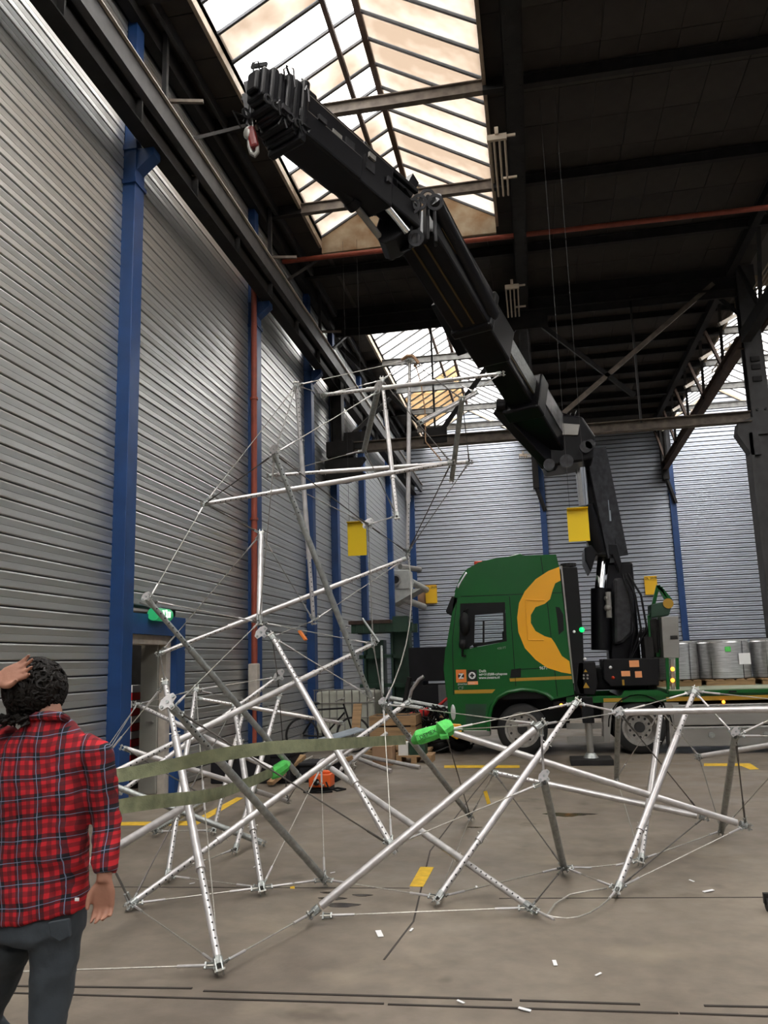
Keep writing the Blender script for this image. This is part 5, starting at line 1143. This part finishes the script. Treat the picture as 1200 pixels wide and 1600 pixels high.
for i in range(3):
    o=MB().ball((-2.2+i*.35,15.2+.1*i,.14),.16,(1.3,1,.8)).build('black_bag','black',smooth=True); tag(o,'black bag at the foot of the cable heap, %s' % ('left one','middle one','right one by the bumper')[i],'bag')
# low dark boxes behind the struts, sheets and planks
o=thing('equipment_case',(-4.0,12.2,0),'low black case behind the white legs on the left','case')
MB().box((-4.75,11.6,0),(-3.55,12.3,.36)).build('case_body','dkblock',o,bevel=.02); MB().box((-4.76,11.58,.36),(-3.54,12.32,.43)).build('lid','dkblock',o,bevel=.02)
for x in (-4.4,-3.9): MB().box((x,11.57,.30),(x+.06,11.6,.42)).build('catch','darksteel',o)
o=thing('equipment_case',(-3.2,11.9,0),'second black case beyond the green sling','case')
MB().box((-3.45,11.7,0),(-2.9,12.2,.22)).build('case_body','dkblock',o,bevel=.02); MB().box((-3.46,11.68,.22),(-2.89,12.22,.27)).build('lid','dkblock',o,bevel=.02)
for i,(p,q,l) in enumerate((((-3.6,13.0,.42),(-2.9,13.4,.60),'blue grey metal sheet lying on the heap behind the leaning strut'),((-4.0,13.2,.34),(-3.4,13.5,.42),'second blue grey sheet under the first'))):
    o=MB().beam(p,q,.5,.02).build('metal_sheet','bluegrey'); tag(o,l,'sheet')
for i,(p,q,l) in enumerate((((-3.35,11.9,.10),(-2.75,12.1,.30),'pale timber offcut behind the orange case'),((-3.75,11.3,.05),(-3.5,12.1,.32),'brown timber offcut leaning by the green sling'),((-3.1,11.6,.05),(-2.9,12.3,.2),'reddish timber block near the orange case'))):
    o=MB().beam(p,q,.10,.05).build('timber_offcut','wood'); tag(o,l,'timber')
# orange case
o=thing('orange_case',(-2.95,11.0,0),'orange power pack with black hose on the floor','power unit')
a=(-3.086,10.9,0.039); b=(-2.786,10.9,0.192)
MB().box((a[0],10.9,.05),(b[0],11.15,.22)).build('body','orangebox',o,bevel=.02); MB().box((a[0]+.02,10.95,.22),(b[0]-.02,11.1,.25)).build('top_grip','orangebox',o,bevel=.01)
MB().cyl((a[0]+.11,10.88,.12),(a[0]+.11,10.91,.12),.045,14).build('fan_grille','black',o); MB().box((a[0],10.92,0),(b[0],11.12,.05)).build('feet','black',o)
MB().tube([(b[0]-.05,10.87,.12),(b[0],10.8,.06),(b[0]+.1,10.85,.015),(b[0]+.18,11.0,.015),(b[0]+.05,11.1,.015),(a[0]-.02,10.75,.015),(b[0]-.1,10.72,.015),(b[0]+.05,10.8,.015)],.012,6).build('hose','black',o,smooth=True)
for i in range(3): MB().ball((a[0]+.14+i*.035,10.87,.12-.02*i),.018).build('coupling','alu',o)
# heater on the wall
o=thing('wall_heater',(-4.7,30.5,4.1),'grey wall mounted air heater with two ducts in the far corner','heater')
MB().box((-5.05,29.3,4.25),(-4.4,30.2,4.95)).build('casing','duct',o,bevel=.03)
MB().add([(-5.05,29.3,3.7),(-5.05,30.6,3.7),(-5.05,29.3,4.25),(-5.05,30.6,4.25),(-4.0,29.4,4.25),(-4.0,30.6,4.25)],[(0,1,3,2),(2,3,5,4),(0,2,4),(1,5,3),(0,4,5,1)]).build('bracket','duct',o)
MB().cyl((-4.9,29.25,4.6),(-4.9,29.35,4.6),.16,16).build('fan','darksteel',o); MB().ring((-4.9,29.24,4.6),(0,1,0),.2,.14,.04,20).build('fan_ring','alu',o)
MB().cyl((-4.75,29.5,5.1),(-4.2,30.8,5.1),.10,12).build('flue','alu',o,smooth=True)
MB().cyl((-4.5,30.2,4.6),(-4.35,33.5,4.55),.14,14).build('duct','duct',o,smooth=True); MB().cyl((-4.8,29.6,3.95),(-4.45,33.4,3.85),.13,14).build('duct','duct',o,smooth=True)
o=MB().box((-4.85,YB-.08,3.98),(-3.98,YB-.065,4.80)).build('plywood_backing','card'); tag(o,'brown backing board behind the amber plate in the corner','board')
# floor marks
def flat(pts,m,name,label,cat,z=.003):
    o=MB().prism(pts,'z',.0005,z).build(name,m); tag(o,label,cat); return o
def q2(*p): return [(a[0],a[1]) for a in p]
flat(q2((-1.042,6.986,0),(-0.931,6.982,0),(-0.94,6.399,0),(-1.043,6.41,0)),'tape','floor_tape','short yellow tape mark on the floor in the middle','floor marking')
flat(q2((-1.571,13.505,0),(-0.375,13.428,0),(-0.368,13.121,0),(-1.536,13.19,0)),'tape','floor_tape','thin yellow line on the floor under the cab','floor marking')
flat(q2((2.382,13.478,0),(3.028,13.433,0),(2.994,12.786,0),(2.867,12.758,0),(2.837,13.148,0),(2.325,13.18,0)),'tape','floor_tape','yellow line with angled end on the floor at the right','floor marking')
flat(q2((-4.687,8.78,0),(-3.839,8.869,0),(-3.91,10.437,0),(-3.805,10.387,0),(-3.69,8.626,-0),(-4.578,8.605,0)),'tape','floor_tape','yellow line bending on the floor at the left','floor marking')
ol=[]
for i in range(26):
    g=2*math.pi*i/26; rr=1+.25*math.sin(3*g+.5)+.12*math.sin(7*g); ol.append((.22+.24*rr*math.cos(g), 9.3+.10*rr*math.sin(g)))
flat(ol,'oil','oil_stain','dark wet oil stain on the floor below the level strut','stain',.002)
for i,(x,y,s) in enumerate(((-1.55,6.05,.07),(-1.35,6.15,.05),(-1.45,5.9,.09),(-.72,8.6,.05),(-1.62,6.2,.04))):
    pl=[(x+s*(1+.3*math.sin(3*g))*math.cos(g)*1.4,y+s*.6*math.sin(g)) for g in [2*math.pi*k_/12 for k_ in range(12)]]
    flat(pl,'oil','oil_spot','small dark oil spot on the floor, %s' % ('left of the middle foreground','right of the first spot','nearest the viewer','right of the low joint','farthest left')[i],'stain',.002)
lit=[((-1.061,5.305,0),.05,'white scrap near the front middle'),((-0.875,5.394,0),.02,'tiny white chip by the floor joint'),((-0.009,4.906,0),.03,'white scrap in the right foreground'),((-0.163,4.282,0),.03,'white scrap right of centre at the bottom edge'),((-0.472,4.339,0),.02,'white chip at the floor groove'),((1.077,6.398,0),.04,'torn white paper on the floor at the right'),((1.012,6.663,0),.02,'white chip beside the torn paper'),((-0.541,6.39,0),.02,'white chip behind the middle low strut'),((-2.744,6.355,0),.02,'white chip left of the front strut'),((-2.423,6.89,0),.015,'white chip by the white leg'),((0.212,4.761,0),.02,'white chip by the rear groove'),((-1.717,6.744,0),.02,'white chip right of the stout grey strut foot')]
for p,s,l in lit:
    a_=random.uniform(0,3); o=MB().beam((p[0]-s*math.cos(a_),p[1]-s*math.sin(a_),.006),(p[0]+s*math.cos(a_),p[1]+s*math.sin(a_),.012),s*.7,.003).build('paper_scrap','paper'); tag(o,l,'scrap')
# castor at the right edge
o=thing('castor_wheel',(1.371,5.974,0),'black castor wheel at the right edge of the floor','castor'); c=(1.371,5.974,0)
MB().cyl((c[0]-.02,c[1],.045),(c[0]+.03,c[1],.045),.045,18).build('wheel','rubber',o); MB().box((c[0]-.03,c[1]-.02,.045),(c[0]+.05,c[1]+.02,.11)).build('fork','darksteel',o)

# ================================================================ PERSON
YP = 2.9
man = thing('person', (-1.86,YP,0), 'person in red plaid shirt and grey jeans seen from behind, hand on head', 'person')
def ring(cx, cy, cz, rx, ry, n=28, tilt=0, p=2.3):
    out = []
    for i in range(n):
        g = 2*math.pi*i/n; c_, s_ = math.cos(g), math.sin(g)
        x = rx*math.copysign(abs(c_)**(2/p), c_); y = ry*math.copysign(abs(s_)**(2/p), s_)
        out.append(Vector((cx+x, cy+y, cz+tilt*x)))
    return out
def W(pt): return (pt[0], pt[2])
def trunk(rows):
    return [ring(c[0], YP+dy, c[2], rx, ry, tilt=tl) for c, rx, ry, dy, tl in rows]
def remesh(mb, name, m, vox, parent, smooth_it=4, bump=None):
    o = mb.build(name, m, parent, smooth=True, sharp=180)
    r_ = o.modifiers.new('r','REMESH'); r_.mode='VOXEL'; r_.voxel_size=vox; r_.use_smooth_shade=True
    s_ = o.modifiers.new('s','SMOOTH'); s_.iterations=smooth_it; s_.factor=.6
    if bump:
        tx = bpy.data.textures.new(name+'_folds','CLOUDS'); tx.noise_scale=bump[1]; tx.noise_depth=2
        d_ = o.modifiers.new('d','DISPLACE'); d_.texture=tx; d_.strength=bump[0]; d_.mid_level=.5; d_.texture_coords='LOCAL'
    return o
SR = Vector((-1.638,2.9,1.352)); ER = Vector((-1.603,2.93,1.099)); WR = Vector((-1.568,2.86,0.932))
SLf = Vector((-2.048,2.9,1.38)); EL = Vector((-2.237,2.82,1.517)); WL_ = Vector((-1.995,2.79,1.621))
# body (continuous): head, neck, trunk, arms, legs
b = MB()
hc = Vector((-1.9,2.93,1.566))
b.ball(hc,.1,(.78,.98,1.16),20,14)
b.ball(hc+Vector((.0,.055,-.06)),.06,(.8,.8,.8),12,8)
b.ball(hc+Vector((.0,.10,-.015)),.018,(.8,1.1,1.3),10,6)
for s_ in (-1,1): b.ball(hc+Vector((s_*.079,-.005,-.012)),.03,(.35,.7,1.05),10,8)
b.tube([hc+Vector((.0,-.01,-.05)),Vector((-1.845,2.9,1.504)),Vector((-1.84,2.9,1.45))],.055,16,[.052,.054,.065])
b.loft(trunk([((-1.84,2.9,1.467),.07,.055,0,0),((-1.841,2.9,1.415),.15,.08,0,0),((-1.845,2.9,1.298),.165,.10,0,0),((-1.851,2.9,1.093),.145,.095,0,0),((-1.857,2.9,0.914),.145,.095,0,0),((-1.857,2.9,0.76),.16,.11,0,0)]))
b.tube([SR,SR.lerp(ER,.5),ER,ER.lerp(WR,.5),WR,WR+Vector((0,0,-.02))],.04,14,[.052,.045,.038,.034,.027,.026])
b.tube([SLf,SLf.lerp(EL,.5),EL,EL.lerp(WL_,.5),WL_,WL_+Vector((.02,.0,.008))],.04,14,[.052,.045,.038,.034,.027,.026])
HR = [((-1.777,2.9,0.736),.088),((-1.774,2.9,0.634),.080),((-1.781,2.9,0.507),.067),((-1.787,2.9,0.423),.060)]
HL = [((-1.951,2.9,0.732),.088),((-2.02,2.95,0.61),.080),((-2.094,3,0.458),.067),((-2.136,3.03,0.357),.060)]
def leg(rows, foot):
    pts = [Vector(p) for p,_ in rows]; rs = [r_ for _,r_ in rows]
    return pts + [Vector((foot[0],foot[1],.25)), Vector((foot[0],foot[1],.11))], rs + [.056,.045]
fR = (-1.80,2.90); fL = (-2.08,3.08)
for rows, ft in ((HR,fR),(HL,fL)):
    pts, rs = leg(rows, ft); b.tube(pts, .05, 14, [r_*.85 for r_ in rs])
    b.tube([(ft[0],ft[1]-.05,.06),(ft[0],ft[1]+.05,.06),(ft[0],ft[1]+.17,.04)],.04,10,[.04,.042,.03])
# right hand hanging, relaxed
def hand(b, w_, d_, side_, nrm, curl, spread=.12, thumb=1, length=1.0):
    d_ = d_.normalized(); side_ = (side_ - d_*side_.dot(d_)).normalized(); nrm = d_.cross(side_).normalized()*nrm
    palm = w_ + d_*.045
    for k_ in range(-2,3): b.tube([w_+side_*(.007*k_), palm+side_*(.0135*k_), w_+d_*.092+side_*(.0145*k_)],.012,8,[.014,.015,.0115])
    for i,(o_,l_) in enumerate(((-.030,.066),(-.010,.078),(.011,.072),(.031,.056))):
        p0 = w_ + d_*.088 + side_*o_; dir_ = (d_ + side_*(o_*spread*20)).normalized(); pts=[p0]; cc = curl[i]
        for s_ in range(3):
            a_ = cc*(s_+.6); dd = (dir_*math.cos(a_) + nrm*math.sin(a_)).normalized(); pts.append(pts[-1]+dd*l_*length*(.44,.31,.25)[s_])
        b.tube(pts,.008,8,[.0095,.0088,.0080,.0062])
    t0 = w_ + d_*.025 - side_*(.028*thumb); td = (d_*.75 - side_*(.55*thumb) + nrm*.35).normalized()
    b.tube([t0, t0+td*.034, t0+td*.034+(d_*.9-side_*.1*thumb+nrm*.3).normalized()*.028, t0+td*.034+(d_*.95+nrm*.4).normalized()*.052],.010,8,[.014,.0115,.010,.0075])
hr = MB(); hand(hr, WR+Vector((0,0,-.012)), Vector((-.05,.12,-1)), Vector((1,.1,0)), 1, (.42,.62,.75,.8), thumb=1)
hl = MB(); hand(hl, Vector((-1.988,2.79,1.623)), Vector((1,.12,.42)), Vector((.35,-.35,-1)), -1, (.16,.18,.20,.22), spread=.25, thumb=-1)
for q_ in (hr, hl): b.add(q_.v, q_.f)
remesh(b,'body','skin',.0062,man,3)
# eyes and mouth on the far side of the head
for s_ in (-1,1): MB().ball(hc+Vector((s_*.03,.088,.01)),.013).build('eye','paper',man,smooth=True)
MB().tube([hc+Vector((-.022,.098,-.055)),hc+Vector((0,.106,-.053)),hc+Vector((.022,.098,-.055))],.006,6).build('mouth','redlens',man,smooth=True)
# shirt
s = MB()
s.loft(trunk([((-1.839,2.9,1.495),.062,.060,0,.0),((-1.838,2.9,1.466),.095,.072,0,0),((-1.839,2.9,1.434),.128,.085,0,0),((-1.842,2.9,1.391),.165,.102,0,0),((-1.844,2.9,1.322),.182,.120,0,0),((-1.847,2.9,1.229),.182,.128,0,0),((-1.846,2.9,1.093),.178,.128,0,0),((-1.849,2.9,0.958),.178,.130,0,.0),((-1.849,2.9,0.859),.184,.138,0,.06),((-1.851,2.9,0.795),.186,.142,0,.12),((-1.85,2.9,0.782),.184,.140,0,.14)]))
s.tube([SR+Vector((-.05,0,.012)),SR,SR.lerp(ER,.35),SR.lerp(ER,.75),ER,ER.lerp(WR,.5),ER.lerp(WR,.85),ER.lerp(WR,.97)],.05,18,[.056,.060,.058,.056,.054,.050,.044,.042])
s.tube([SLf+Vector((.05,0,.0)),SLf,SLf.lerp(EL,.5),EL,EL.lerp(WL_,.4),EL.lerp(WL_,.62)],.05,18,[.07,.07,.062,.056,.05,.046])
remesh(s,'shirt','plaid',.009,man,4,(.030,.085))
cl = MB(); cl.tube([Vector((-1.897,2.86,1.48)),Vector((-1.85,2.835,1.492)),Vector((-1.791,2.825,1.494)),Vector((-1.749,2.84,1.49)),Vector((-1.74,2.87,1.476))],.014,8,[.012,.016,.018,.016,.012]); cl.build('collar','plaid',man,smooth=True)
# jeans
jn = MB()
jn.loft(trunk([((-1.853,2.9,0.839),.172,.118,0,0),((-1.853,2.9,0.782),.178,.128,0,0),((-1.856,2.9,0.734),.180,.130,0,0),((-1.859,2.9,0.704),.160,.110,0,0)]))
for rows, ft in ((HR,fR),(HL,fL)):
    pts, rs = leg(rows, ft); jn.tube(pts, .05, 20, [r_*1.10 for r_ in rs])
remesh(jn,'jeans','jeans',.0095,man,4,(.022,.09))
pk = [(-1.718,0.802),(-1.641,0.816),(-1.633,0.758),(-1.671,0.741),(-1.706,0.757)]
MB().prism(pk,'y',2.758,2.772).build('back_pocket','jeans',man,bevel=.004)
a=(-1.624,2.79,0.877); MB().box((a[0],2.765,a[2]-.006),(a[0]+.014,2.77,a[2]+.004)).build('shirt_tab','paper',man)
for ft in (fR,fL):
    MB().tube([(ft[0],ft[1]-.09,.05),(ft[0],ft[1]-.04,.07),(ft[0],ft[1]+.06,.06),(ft[0],ft[1]+.17,.045),(ft[0],ft[1]+.21,.04)],.05,14,[.035,.05,.052,.045,.025]).build('shoe','black',man,smooth=True)
    MB().box((ft[0]-.045,ft[1]-.1,0),(ft[0]+.045,ft[1]+.21,.022)).build('sole','rubber',man,bevel=.01)
# hair: scalp volume plus many curls
random.seed(11)
hb = MB(); hcc = hc + Vector((-.006,-.022,.026))
hb.ball(hcc,.108,(1.0,1.0,.98),20,14); hb.ball(hcc+Vector((-.035,-.02,-.075)),.068,(.9,.8,.7),14,10)
for i in range(520):
    th=random.uniform(0,6.283); ph=math.acos(random.uniform(-.80,1)); n_=Vector((math.sin(ph)*math.cos(th),math.sin(ph)*math.sin(th),math.cos(ph)))
    if n_.y>.55 and n_.z<.35: continue
    c_=hcc+Vector((n_.x*.104,n_.y*.106,n_.z*.106)); u=n_.orthogonal().normalized(); u=(u*math.cos(th*5)+n_.cross(u)*math.sin(th*5)); v_=n_.cross(u)
    rr=random.uniform(.008,.022); pts=[c_+u*(rr*math.cos(a))+v_*(rr*math.sin(a)*.8)+n_*(a*.0024) for a in (0,1,2,3,4,5)]
    hb.tube(pts,.006,5,[.005,.0075,.008,.0075,.006,.003])
for i in range(60):
    x=random.uniform(-.095,.03); y=random.uniform(-.12,.0); z=-.09-random.uniform(0,.025)+(.02 if x>.03 else 0)
    c_=hcc+Vector((x,y*.75-.02,z)); pts=[c_+Vector((.011*math.sin(a*1.3+i),.011*math.cos(a*1.3+i),-.006*a)) for a in range(5)]
    hb.tube(pts,.005,5,[.006,.0065,.006,.005,.002])
o = hb.build('hair','hair',man,smooth=True)
